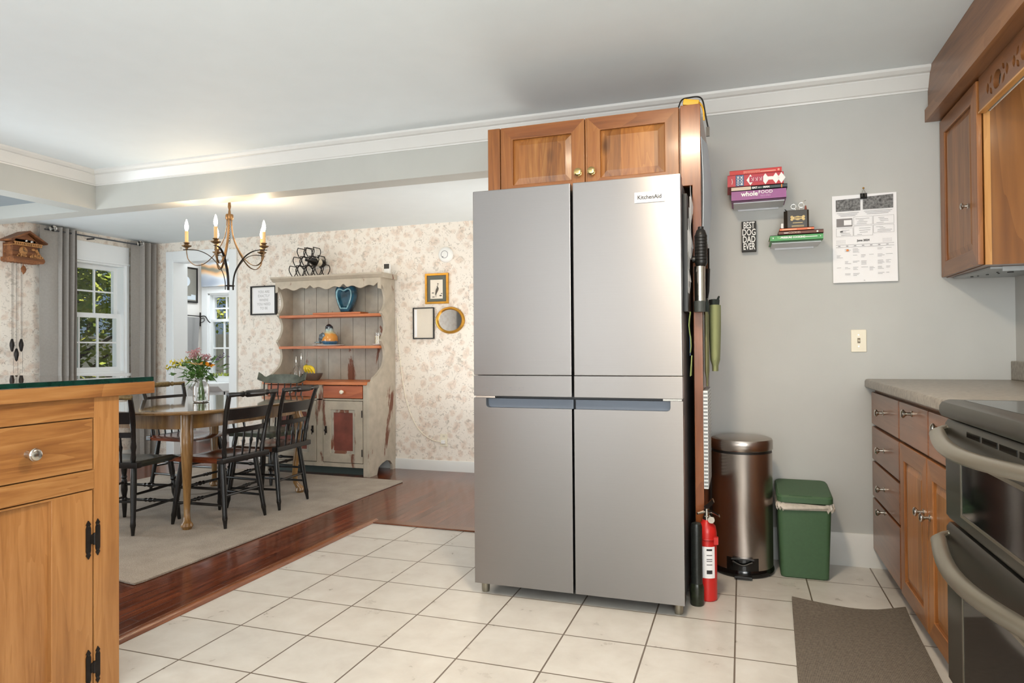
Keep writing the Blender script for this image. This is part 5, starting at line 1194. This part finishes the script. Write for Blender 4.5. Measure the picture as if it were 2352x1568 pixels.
vp += [(HR-.03, 1.612), (HR-.001, 1.605), (HR-.001, 1.704)]
m = MB(); m.prism(vp, 'y', 5.148, 5.165); m.build('scalloped_valance', MT['hutch'], hu)
m = MB(); m.box(HL+.024, -4.005, 4.95, 4.97, .0, .774).box(-3.03, HR-.024, 4.95, 4.97, 0, .774).box(-3.492, -3.428, 4.95, 4.97, .105, .774).box(-4.005, -3.03, 4.95, 4.97, .64, .655).box(-4.005, -3.03, 4.95, 4.97, .072, .108); m.build('face_frame', MT['hutch'], hu, bev=.003)
for x0, x1 in ((-4.0, -3.497), (-3.423, -3.035)):
    d = MB().box(x0, x1, 4.948, 4.966, .66, .768).build('drawer', MT['drawerwood'], hu, bev=.004)
    knob_bm(((x0+x1)/2, 4.948, .715), (0, -1, 0), .017, .026).build('knob', MT['ivory'], d)
    st_ = .075
    d = frame_bm('y', x0, x1, .112, .636, st_, 4.946, 4.966).build('door', MT['hutch'], hu, bev=.003)
    frame_bm('y', x0+st_-.004, x1-st_+.004, .112+st_-.004, .636-st_+.004, .03, 4.953, 4.966).build('panel_bevel', MT['hutchback'], d, bev=.006)
    MB().box(x0+st_+.02, x1-st_-.02, 4.957, 4.966, .112+st_+.02, .636-st_-.02).build('panel', MT['redpanel'], d)
    lx = x1-.03 if x0 < -3.6 else x0+.03
    m = MB(); m.box(lx-.008, lx+.008, 4.938, 4.946, .36, .42).ball((lx, 4.932, .385), .011, 10, 6).tube([(lx, 4.934, .385), (lx, 4.93, .345)], .004, 6); m.build('latch', MT['iron'], d)
    hxx = x0+.004 if x0 < -3.6 else x1-.004
    for hz in (.20, .53): MB().tube([(hxx, 4.945, hz-.03), (hxx, 4.945, hz+.03)], .005, 8).build('hinge', MT['iron'], d)
m = MB(); m.box(HL+.024, HR-.024, 5.03, 5.05, .0, .11); m.build('base_board', col('dark_teal_board', 62, 74, 70, .6), hu)
# on top of the hutch
wr = thing('wine_rack', 'black wire wine rack on top of the grey hutch', 'wine rack', (-3.80, 5.24, 1.748))
m = MB()
def loop(cx, cz, s_=1., yy=5.24): 
    P = bez([(cx-.036*s_, yy, cz+.055*s_), (cx-.046*s_, yy, cz+.02*s_), (cx-.028*s_, yy, cz-.022*s_), (cx, yy, cz-.05*s_), (cx+.028*s_, yy, cz-.022*s_), (cx+.046*s_, yy, cz+.02*s_), (cx+.036*s_, yy, cz+.055*s_)], 4)
    m.tube(P, .0042, 6)
    m.tube([(cx-.036*s_, yy, cz+.055*s_), (cx-.036*s_, yy+.10, cz+.055*s_)], .0042, 6)
    m.tube([p+Vector((0, .10, 0)) for p in P], .0042, 6)
    m.tube([(cx+.036*s_, yy, cz+.055*s_), (cx+.036*s_, yy+.10, cz+.055*s_)], .0042, 6)
for cx, cz in ((-3.945, 1.806), (-3.85, 1.806), (-3.755, 1.806), (-3.66, 1.806), (-3.90, 1.888), (-3.805, 1.888), (-3.71, 1.888), (-3.855, 1.968), (-3.76, 1.968)): loop(cx, cz)
m.build('wire_frame', MT['iron'], wr)
bo = thing('wine_bottle', 'dark wine bottle lying in the wire rack on the hutch', 'bottle', (-3.71, 5.2, 1.86))
m = MB(); m.lathe([(0, 0), (.012, 0), (.013, .06), (.034, .10), (.036, .115), (.036, .26), (.030, .268), (0, .268)], (-3.71, 5.11, 1.888), 20, 'y'); m.build('glass', MT['blackgloss'], bo)
m = MB(); m.lathe([(.0363, .13), (.0363, .2)], (-3.71, 5.11, 1.888), 20, 'y'); m.build('label', MT['ivory'], bo)
sn = thing('sensor_box', 'small white box with black face on top of the hutch at its right end', 'sensor', (-3.005, 5.33, 1.748))
MB().box(-3.035, -2.98, 5.32, 5.35, 1.749, 1.845).build('housing', MT['chalk'], sn, bev=.004)
MB().box(-3.033, -2.982, 5.3185, 5.3205, 1.80, 1.843).build('black_face', MT['black'], sn)
# on the shelves
bd_ = tag(MB().box(-3.70, -3.20, 5.19, 5.33, 1.396, 1.414).build('cutting_board', MT['shelfwood'], bev=.004), 'wooden board lying on the top shelf of the hutch under the blue heart', 'board')
hv = thing('heart_vase', 'glossy blue ceramic heart-shaped vase on the top shelf of the hutch', 'vase', (-3.39, 5.26, 1.414))
blue = paint('blue_glaze', srgb(38, 78, 98), .1, .7, 0, 9, Coat_Weight=.6)
hp = [(0, 0), (.045, .0), (.075, .06), (.098, .13), (.105, .18), (.094, .225), (.066, .243), (.035, .236), (0, .222), (-.035, .236), (-.066, .243), (-.094, .225), (-.105, .18), (-.098, .13), (-.075, .06), (-.045, 0)]
H = bez([(x, z, 0) for x, z in hp[1:]], 3)
m = MB()
def hs(s_, yy): return [(-3.39+p.x*s_, yy, 1.5385+(p.y-.1235)*s_) for p in H]
loft(m, [hs(.55, 5.315), hs(.9, 5.30), hs(1.0, 5.265), hs(.95, 5.235), hs(.80, 5.222), hs(.66, 5.228), hs(.55, 5.25)]); m.build('body', blue, hv)
m = MB(); m.tube(hs(.72, 5.222), .007, 8, True); m.build('raised_heart', paint('pale_blue_glaze', srgb(122, 166, 178), .12, .4, 0, 20, Coat_Weight=.5), hv)
pl = tag(MB().lathe([(0, .001), (.13, .001), (.165, .008), (.168, .012), (.16, .012), (.13, .006), (0, .006)], (-3.575, 5.255, 1.11), 32, 'z', 1, .5).build('platter', MT['chalk']), 'oval white platter under the bird figurine on the middle shelf', 'platter')
bi = thing('bird_figurine', 'ceramic bird figurine with orange breast on the middle shelf of the hutch', 'figurine', (-3.575, 5.26, 1.117))
bm_ = MB(); bc_ = Vector((-3.57, 5.26, 1.117))
bm_.tube([bc_+Vector((-.0, 0, .0)), bc_+Vector((.0, 0, .008)), bc_+Vector((.006, 0, .035)), bc_+Vector((.008, 0, .075)), bc_+Vector((.006, -.004, .105)), bc_+Vector((.008, -.010, .128)), bc_+Vector((.010, -.014, .150)), bc_+Vector((.010, -.016, .172)), bc_+Vector((.010, -.014, .188)), bc_+Vector((.010, -.012, .194))], [.035, .060, .074, .070, .054, .036, .036, .033, .018, .005], 24)
s = NT('bird_glaze'); sp = s.n('SeparateXYZ'); s.l(s.coords(), sp.inputs[0]); no = s.n('TexNoise', i_Scale=24., i_Detail=2.); s.l(s.coords(), no.inputs['Vector'])
zz = s.math('MULTIPLY_ADD', no.outputs[0], .03, sp.outputs[2])
s.base(s.ramp(s.math('MULTIPLY', zz, 5.), [(0, srgb(44, 84, 112)), (.25, srgb(48, 92, 122)), (.30, srgb(206, 138, 56)), (.58, srgb(214, 150, 72)), (.64, srgb(196, 190, 150)), (.80, srgb(150, 170, 170)), (.86, srgb(36, 44, 52))])); s.set(Roughness=.15, Coat_Weight=.4)
bm_.build('body', s.m, bi)
m = MB(); m.tube([bc_+Vector((-.015, -.058, .10)), bc_+Vector((-.045, -.052, .075)), bc_+Vector((-.075, -.03, .04)), bc_+Vector((-.095, -.01, .02))], [(.008, .022), (.012, .034), (.01, .026), (.004, .008)], 12, flat=(0, 1, 0)); m.build('wing', paint('wing_glaze', srgb(96, 110, 120), .2, .85, 0, 45), bi)
m = MB(); m.tube([bc_+Vector((-.05, 0, .045)), bc_+Vector((-.10, 0, .03)), bc_+Vector((-.15, 0, .028))], [(.012, .02), (.01, .024), (.004, .02)], 10, flat=(0, 0, 1)); m.build('tail', paint('tail_glaze', srgb(70, 104, 110), .2, .5, 0, 30), bi)
m = MB(); m.rod(bc_+Vector((.010, -.046, .160)), bc_+Vector((.012, -.072, .155)), [(0, .008), (1, .001)], 8); m.build('beak', MT['inkdark'], bi)
cd_ = thing('candle_jar', 'pale candle in a glass on a saucer at the right end of a hutch shelf', 'candle', (-3.05, 5.25, 1.11))
MB().lathe([(0, .001), (.035, .001), (.058, .012), (.06, .015), (.035, .008), (0, .008)], (-3.055, 5.25, 1.11), 24).build('saucer', MT['chalk'], cd_)
MB().lathe([(0, .009), (.034, .009), (.034, .085), (0, .085)], (-3.05, 5.25, 1.11), 20).build('wax', col('cream_wax', 236, 222, 190, .5), cd_)
MB().lathe([(.036, .008), (.037, .115), (.0355, .115), (.0355, .01)], (-3.05, 5.25, 1.11), 20).build('glass', MT['glass'], cd_)
tr = tag(MB().lathe([(0, .001), (.15, .001), (.2, .012), (.205, .018), (.195, .018), (.15, .008), (0, .008)], (-3.86, 5.2, .80), 32, 'z', 1, .55).build('tray', MT['chalk']), 'flat white tray on the hutch counter holding the cruets', 'tray')
for x, y, h, lab, liq in ((-3.90, 5.22, .16, 'clear glass cruet at the left of the pair on the hutch tray', (205, 205, 190)), (-3.83, 5.2, .19, 'clear glass cruet holding dark oil at the right of the pair on the hutch tray', (96, 72, 30))):
    cq = thing('cruet', lab, 'cruet', (x, y, .809), 'glass cruets on the hutch counter')
    MB().lathe([(0, .001), (.027, .001), (.028, h*.55), (.012, h*.72), (.010, h*.95), (.014, h), (.008, h), (.007, h*.74), (.024, h*.54), (.024, .008), (0, .008)], (x, y, .809), 20).build('glass', MT['glass'], cq)
    MB().lathe([(0, .009), (.0235, .009), (.0235, h*.25), (0, h*.25)], (x, y, .809), 18).build('liquid', col('liquid%d' % liq[0], *liq, .1), cq)
    MB().lathe([(0, h-.01), (.006, h-.01), (.009, h+.012), (.004, h+.03), (.003, h+.045), (0, h+.045)], (x, y, .809), 12).build('stopper', MT['chrome'], cq)
bw_ = tag(MB().lathe([(0, .001), (.05, .001), (.075, .03), (.088, .065), (.084, .065), (.07, .03), (.045, .008), (0, .008)], (-3.67, 5.15, .80), 28).build('bowl', col('pewter_bowl', 112, 106, 98, .4, metal=.4)), 'dark grey bowl on the hutch counter holding the bananas', 'bowl')
ba = thing('bananas', 'bunch of bananas in the dark grey bowl on the hutch', 'bananas', (-3.69, 5.14, .85))
for k, a in enumerate((-.5, -.1, .3, .7)):
    P = [Vector((-3.735+.006*k, 5.15-.012*k, .925)).lerp(Vector((-3.725+.045*k, 5.13-.022*k, .868)), t)+Vector((.010*k*math.sin(pi*t), -.022*math.sin(pi*t), .020*math.sin(pi*t))) for t in [i/8 for i in range(9)]]
    m = MB(); m.tube(P, [.006, .011, .015, .016, .016, .016, .014, .009, .004], 8); m.build('banana', paint('banana_yellow', srgb(226, 196, 40), .45, .1, 0, 20) if k == 0 else ba.children[0].data.materials[0], ba)
m = MB(); m.tube([(-3.727, 5.135, .922), (-3.735, 5.145, .945)], [.012, .007], 8); m.build('stalk', col('stalk_olive', 130, 130, 40, .6), ba)

# ---------------------------------------------------------------- pictures and fittings on the dining wall
Yw = DY
def picture(name, label, cat, x0, x1, z0, z1, bar, depth, fmat, bmat, mat_in=None, mat_mat=None, group=None):
    t = thing(name, label, cat, ((x0+x1)/2, Yw-.01, z0), group)
    frame_bm('y', x0, x1, z0, z1, bar, Yw-depth, Yw-.001).build('frame', fmat, t, bev=.002)
    MB().box(x0+bar*.8, x1-bar*.8, Yw-depth*.55, Yw-.002, z0+bar*.8, z1-bar*.8).build('mount', bmat, t)
    return t
t = picture('framed_quote', 'black framed quote print left of the hutch', 'picture', -4.551, -4.253, 1.42, 1.703, .013, .035, MT['black'], MT['paper'])
frame_bm('y', -4.538, -4.266, 1.433, 1.69, .012, Yw-.021, Yw-.019).build('inner_liner', MT['chalk'], t)
m = MB()
for i, s_ in enumerate(('YOU ARE', 'EXACTLY', 'WHERE', 'YOU NEED', 'TO BE')): text_bm(m, s_, .036, (-4.40, Yw-.0198, 1.645-.040*i), XD, ZD, sx=.9)
m.build('lettering', MT['quoteink'], t)
MB().tube([(-4.41, Yw-.01, 1.70), (-4.40, Yw-.01, 1.712), (-4.39, Yw-.01, 1.70)], .002, 6).build('hanger', MT['iron'], t)
t = picture('framed_print', 'gold framed print of a grey heron between the smoke detector and the mirror', 'picture', -2.662, -2.436, 1.476, 1.747, .020, .022, MT['gold'], col('green_grey_mount', 96, 98, 88, .7))
MB().box(-2.612, -2.492, Yw-.0140, Yw-.0118, 1.522, 1.69).build('print', col('cream_paper', 232, 222, 206, .7), t)
m = MB(); y_ = Yw-.0146; ox, oz = -2.552, 1.606
m.tube(bez([(ox+.012, y_, oz+.05), (ox+.014, y_, oz+.035), (ox+.008, y_, oz+.022), (ox+.012, y_, oz+.008), (ox+.004, y_, oz-.012), (ox-.006, y_, oz-.04), (ox-.012, y_, oz-.055)], 4), [.0022, .002, .002, .002, .002, .0022, .0025, .003, .004, .005, .006, .007, .009, .010, .011, .0115, .011, .010, .008, .007, .005, .004, .003, .002, .0015], 8)
m.tube([(ox+.010, y_, oz+.05), (ox+.026, y_, oz+.046)], [.004, .0008], 6)
for dx in (-.004, .004): m.tube([(ox-.004+dx, y_, oz-.03), (ox-.006+dx, y_, oz-.072)], .001, 5)
m.ball((ox-.035, y_, oz-.032), (.012, .0006, .004), 10, 6).ball((ox+.04, y_, oz-.058), (.013, .0006, .006), 10, 6).ball((ox-.03, y_, oz-.068), (.014, .0006, .004), 10, 6).ball((ox+.05, y_, oz-.04), (.008, .0006, .004), 8, 6)
m.build('heron', col('heron_grey', 88, 82, 74, .7), t)
t = picture('framed_print', 'thin black framed pale print left of the round mirror', 'picture', -2.787, -2.578, 1.166, 1.447, .010, .018, MT['black'], col('pale_print', 216, 206, 190, .5))
m = MB(); m.box(-2.772, -2.748, Yw-.0108, Yw-.0098, 1.185, 1.43); m.build('reflection_stripe', MT['paper'], t)  # reflection of a window in the glazing, painted as a pale strip
m = MB(); m.grid(lambda u, v: (-2.777+.189*u, Yw-.012, 1.176+.261*v), 1, 1); m.build('glazing', MT['pane'], t)
t = thing('round_mirror', 'round wall mirror in a gold frame at the right of the wallpapered wall', 'mirror', (-2.424, Yw-.01, 1.21))
pr = [(.115, -.002), (.139, -.003), (.1395, -.012), (.132, -.022), (.122, -.024), (.113, -.018), (.110, -.008)]
MB().lathe(pr, (-2.424, Yw, 1.3285), 48, 'y', 1, .85).build('frame', MT['gold'], t)
MB().lathe([(0, -.009), (.113, -.009)], (-2.424, Yw, 1.3285), 48, 'y', 1, .85).build('mirror_glass', MT['mirror'], t)
t = thing('smoke_detector', 'round white smoke detector high on the floral wallpaper', 'smoke detector', (-2.461, Yw-.02, 1.84))
MB().lathe([(0, -.001), (.068, -.001), (.07, -.012), (.062, -.03), (.05, -.038), (0, -.040)], (-2.461, Yw, 1.907), 40, 'y').build('housing', MT['chalk'], t)
m = MB(); m.lathe([(0, 0), (.006, 0), (.006, -.002), (0, -.002)], (-2.478, Yw-.0398, 1.885), 12, 'y').lathe([(.03, 0), (.032, -.001), (.034, 0)], (-2.461, Yw-.0398, 1.907), 24, 'y'); m.build('test_button', MT['ink'], t)
t = thing('wall_outlet', 'white electrical outlet low on the floral wallpaper right of the hutch', 'outlet', (-2.494, Yw-.005, .21))
MB().box(-2.53, -2.46, Yw-.006, Yw-.0005, .215, .325).build('plate', MT['ivory'], t, bev=.002)
m = MB(); m.box(-2.512, -2.478, Yw-.03, Yw-.006, .242, .272); m.build('plug', MT['chalk'], t, bev=.004)
m = MB()
for z_ in (.298, .306): m.box(-2.502, -2.499, Yw-.0066, Yw-.006, z_, z_+.006).box(-2.491, -2.488, Yw-.0066, Yw-.006, z_, z_+.006)
m.build('socket_slots', MT['inkdark'], t)
P = bez([(-2.95, Yw-.006, 1.36), (-2.945, Yw-.005, 1.22), (-2.925, Yw-.005, 1.0), (-2.885, Yw-.005, .72), (-2.83, Yw-.005, .52), (-2.74, Yw-.005, .36), (-2.62, Yw-.005, .275), (-2.512, Yw-.02, .256)], 6)
tag(MB().tube(P, .0035, 6).build('power_cord', MT['ivory']), 'thin white cord running down the wallpaper from the hutch to the outlet', 'cord')

# ---------------------------------------------------------------- curtains, rod, cuckoo clock
rod = thing('curtain_rod', 'thin curtain rod with crystal ball ends over the dining window', 'curtain rod', (-5.72, 4.68, 2.14))
m = MB(); m.tube([(-5.725, 4.19, 2.145), (-5.725, 5.19, 2.145)], .007, 10); m.build('pole', col('rod_grey', 96, 98, 102, .3, metal=.8), rod)
for y_ in (4.235, 5.135): MB().ball((-5.685, y_, 2.155), .028, 16, 10).build('finial', MT['glass'], rod); MB().lathe([(.0, 0), (.02, 0), (.022, .008), (.012, .012), (0, .012)], (-5.715, y_, 2.155), 14, 'x').build('finial_cup', MT['chrome'], rod)
for y_ in (4.66,): MB().box(-5.819, -5.725, y_-.003, y_+.003, 2.125, 2.14).build('bracket', MT['rod_grey'], rod)
def curtain(y0, y1, folds, label, bulge):
    o_ = thing('curtain', label, 'curtain', (-5.74, (y0+y1)/2, .03), 'grey curtains at the dining window')
    m = MB(); n_ = 90
    def fn(u, v):
        f = folds(u); return (-5.755+f*(.75+.25*v)+.008*math.sin(6*v+u*9)*(1-v), y0+(y1-y0)*(u+.02*math.sin(u*20)*(1-v)), .03+2.15*v)
    m.grid(fn, n_, 14, .004); m.build('cloth', MT['curtain'], o_)
    return o_
curtain(4.165, 4.49, lambda u: .02*math.sin(u*2.2)+(.042*math.sin((u-.45)*11*pi) if u > .45 else .012*math.sin(u*5)), 'grey curtain at the left of the dining window, wide flat fold', 1)
curtain(5.085, 5.40, lambda u: .012*math.sin(u*4)+(.042*math.sin((u-.3)*8*pi) if u > .3 else 0), 'grey curtain at the right of the dining window, near the corner', 1)
ck = thing('cuckoo_clock', 'carved wooden chalet cuckoo clock on the wallpaper left of the curtain', 'clock', (-5.75, 4.02, 1.82))
cy = 4.02
m = MB(); m.box(-5.818, -5.70, cy-.12, cy+.085, 1.865, 1.99).box(-5.818, -5.70, cy-.10, cy+.07, 1.98, 2.02); m.prism([(cy-.14, 2.0), (cy+.10, 2.0), (cy, 2.075)], 'x', -5.818, -5.70); m.build('case', MT['clockwood'], ck)
m = MB()
for s_ in (-1, 1): m.prism([(cy, 2.098), (cy, 2.08), (cy+s_*.15, 1.998), (cy+s_*.155, 2.01)], 'x', -5.818, -5.665)
m.build('roof', MT['clockwood'], ck)
m = MB(); m.box(-5.80, -5.672, cy-.125, cy+.105, 1.967, 1.972)
for k in range(15): m.box(-5.676, -5.670, cy-.12+.0155*k, cy-.112+.0155*k, 1.967, 1.99)
m.box(-5.678, -5.668, cy-.125, cy+.11, 1.988, 1.995); m.build('balcony', MT['clocklight'], ck)
m = MB(); m.lathe([(0, 0), (.034, 0), (.036, .004), (.03, .007), (0, .008)], (-5.70, cy-.035, 1.925), 24, 'x'); m.build('dial', MT['clocklight'], ck)
m = MB(); m.box(-5.692, -5.690, cy-.037, cy-.033, 1.925, 1.95).box(-5.692, -5.690, cy-.035, cy-.012, 1.923, 1.927); m.build('hands', MT['inkdark'], ck)
m = MB(); pts = [(cy-.14, 1.858)]
for k in range(18): pts += [(cy-.14+.0144*k, 1.842-.004*(k % 3)), (cy-.133+.0144*k, 1.832-.004*(k % 2))]
pts += [(cy+.125, 1.848), (cy+.12, 1.868), (cy-.14, 1.868)]
m.prism(pts, 'x', -5.816, -5.66); m.build('base', MT['clockwood'], ck)
m = MB(); random.seed(5)
for k in range(34): m.ball((random.uniform(-5.695, -5.66), cy+random.uniform(-.10, .115), 1.872+random.uniform(0, .018)), (.006, .007, random.uniform(.006, .014)), 6, 5)
for k in range(9): m.tube([(-5.68, cy+.02+.011*k, 1.868), (-5.68, cy+.02+.011*k, 1.895+.01*(k % 2))], [.006, .003], 5)
for z_, y_ in ((1.945, .05), (1.94, .075), (1.925, .085), (1.91, .095)): m.ball((-5.70, cy+y_, z_), (.012, .016, .012), 7, 5)
m.build('carvings', MT['clocklight'], ck)
m = MB(); m.ball((-5.668, cy-.03, 2.008), .011, 10, 8).ball((-5.668, cy+.015, 2.006), .012, 10, 8); m.build('dancers', MT['chrome'], ck)
m = MB(); m.tube([(-5.72, cy-.02, 1.85), (-5.72, cy-.02, 1.73)], .003, 6).lathe([(0, 1.73), (.012, 1.75), (.018, 1.775), (.008, 1.80), (0, 1.805)], (-5.715, cy-.02, 0), 10, 'z', .4, 1.4); m.build('pendulum', MT['clockwood'], ck)
for dy_, zt_, nm in ((-.09, 1.19, 0), (-.03, 1.11, 1), (.035, 1.19, 2)):
    m = MB(); m.tube([(-5.73, cy-.06+dy_*.6+.01, 1.85), (-5.73, cy-.06+dy_*.6+.01, zt_)], .0015, 5).tube([(-5.735, cy-.045+dy_*.6+.01, 1.85), (-5.735, cy-.045+dy_*.6+.01, .9)], .001, 5); m.build('chain', MT['iron'], ck)
    m = MB(); m.lathe([(0, zt_), (.008, zt_-.008), (.0165, zt_-.04), (.017, zt_-.06), (.010, zt_-.10), (0, zt_-.115)], (-5.73, cy-.05+dy_*.6, 0), 12); m.build('pinecone_weight', MT['iron'], ck)

# ---------------------------------------------------------------- back room things
t = thing('framed_picture', 'dark framed picture on the back room wall seen through the doorway', 'picture', (BRX+.01, 6.40, 1.67))
frame_bm('x', 6.24, 6.56, 1.665, 2.095, .018, BRX+.001, BRX+.022).build('frame', MT['black'], t, bev=.002)
MB().box(BRX+.002, BRX+.012, 6.255, 6.545, 1.68, 2.08).build('picture', col('grey_picture', 128, 126, 118, .6), t)
m = MB(); m.prism([(6.27, 1.70), (6.53, 1.70), (6.53, 1.76), (6.46, 1.765), (6.46, 1.745), (6.27, 1.74)], 'x', BRX+.012, BRX+.0126); m.lathe([(0, 0), (.06, 0), (.06, .0006), (0, .0006)], (BRX+.012, 6.385, 1.92), 20, 'x'); m.build('pale_shapes', col('pale_blue_paint', 196, 206, 214, .6), t)
m = MB(); m.prism([(6.34, 1.74), (6.40, 1.74), (6.385, 1.90), (6.36, 1.93)], 'x', BRX+.0122, BRX+.0128); m.build('orange_shape', col('peach_paint', 214, 160, 112, .6), t)
t = thing('hanging_towel', 'grey cloth hanging from an iron bracket on the back room wall', 'towel', (BRX+.02, 6.45, 1.08))
m = MB(); m.grid(lambda u, v: (BRX+.05+.008*math.sin(u*14), 6.28+.27*u-.03*u*(1-v), 1.075+.41*v), 16, 6, .006); m.build('cloth', col('grey_towel', 150, 150, 150, .9), t)
t = thing('iron_bracket', 'wrought iron scroll bracket on the back room wall above the grey cloth', 'bracket', (BRX+.1, 6.5, 1.5))
m = MB(); m.tube([(BRX+.05, 6.22, 1.51), (BRX+.05, 6.585, 1.50)], .006, 6).tube([(BRX+.03, 6.585, 1.55), (BRX+.03, 6.585, 1.38)], .008, 6).tube(bez([(BRX+.03, 6.58, 1.5), (BRX+.12, 6.57, 1.50), (BRX+.17, 6.57, 1.44), (BRX+.20, 6.57, 1.42)]), .006, 6).tube(bez([(BRX+.03, 6.58, 1.42), (BRX+.10, 6.57, 1.44), (BRX+.10, 6.57, 1.48), (BRX+.06, 6.57, 1.47)]), .004, 6)
m.build('scroll', MT['iron'], t)
t = thing('canvas_painting', 'abstract peach and blue canvas above the back room window', 'painting', (-5.95, BRY-.03, 1.88))
s = NT('canvas_swirl'); w_ = s.n('TexWave', i_Scale=1.1, i_Distortion=9., i_Detail=3., wave_type='RINGS'); s.l(s.coords(), w_.inputs['Vector'])
s.base(s.ramp(w_.outputs[0], [(0, srgb(150, 160, 176)), (.35, srgb(190, 196, 202)), (.6, srgb(220, 190, 158)), (.85, srgb(206, 160, 116)), (1, srgb(128, 126, 112))])); s.set(Roughness=.7)
MB().box(-6.27, -5.72, BRY-.06, BRY-.022, 1.86, 2.26).build('canvas', s.m, t, bev=.003)
t = thing('utility_sink', 'white utility sink below the back room window', 'sink', (-6.0, 6.35, 0))
m = MB(); m.prism([(6.28, .60), (6.54, .60), (6.54, .70), (6.20, .70), (6.20, .66)], 'x', -6.16, -5.70); m.build('basin', MT['white'], t, bev=.008)
m = MB(); m.box(-6.12, -6.08, 6.30, 6.5, 0, .60).box(-5.78, -5.74, 6.30, 6.5, 0, .60).box(-6.12, -5.74, 6.33, 6.35, .1, .6); m.build('stand', MT['white'], t)
m = MB()
random.seed(9)
pt = thing('windowsill_plants', 'low yellow-green plants in a tray on the back room window sill', 'plants', (-5.9, BRY-.05, .75))
m.box(-6.15, -5.7, BRY-.056, BRY-.01, .751, .765); m.build('tray', MT['white'], pt)
m = MB()
for k in range(90): leafm(m, Vector((random.uniform(-6.12, -5.72), BRY-.033+random.uniform(-.015, .015), .766)), Vector((random.gauss(0, .6), random.gauss(0, .2), 1)), .05, .016)
m.build('leaves', col('lime_leaf', 172, 186, 86, .5), pt)
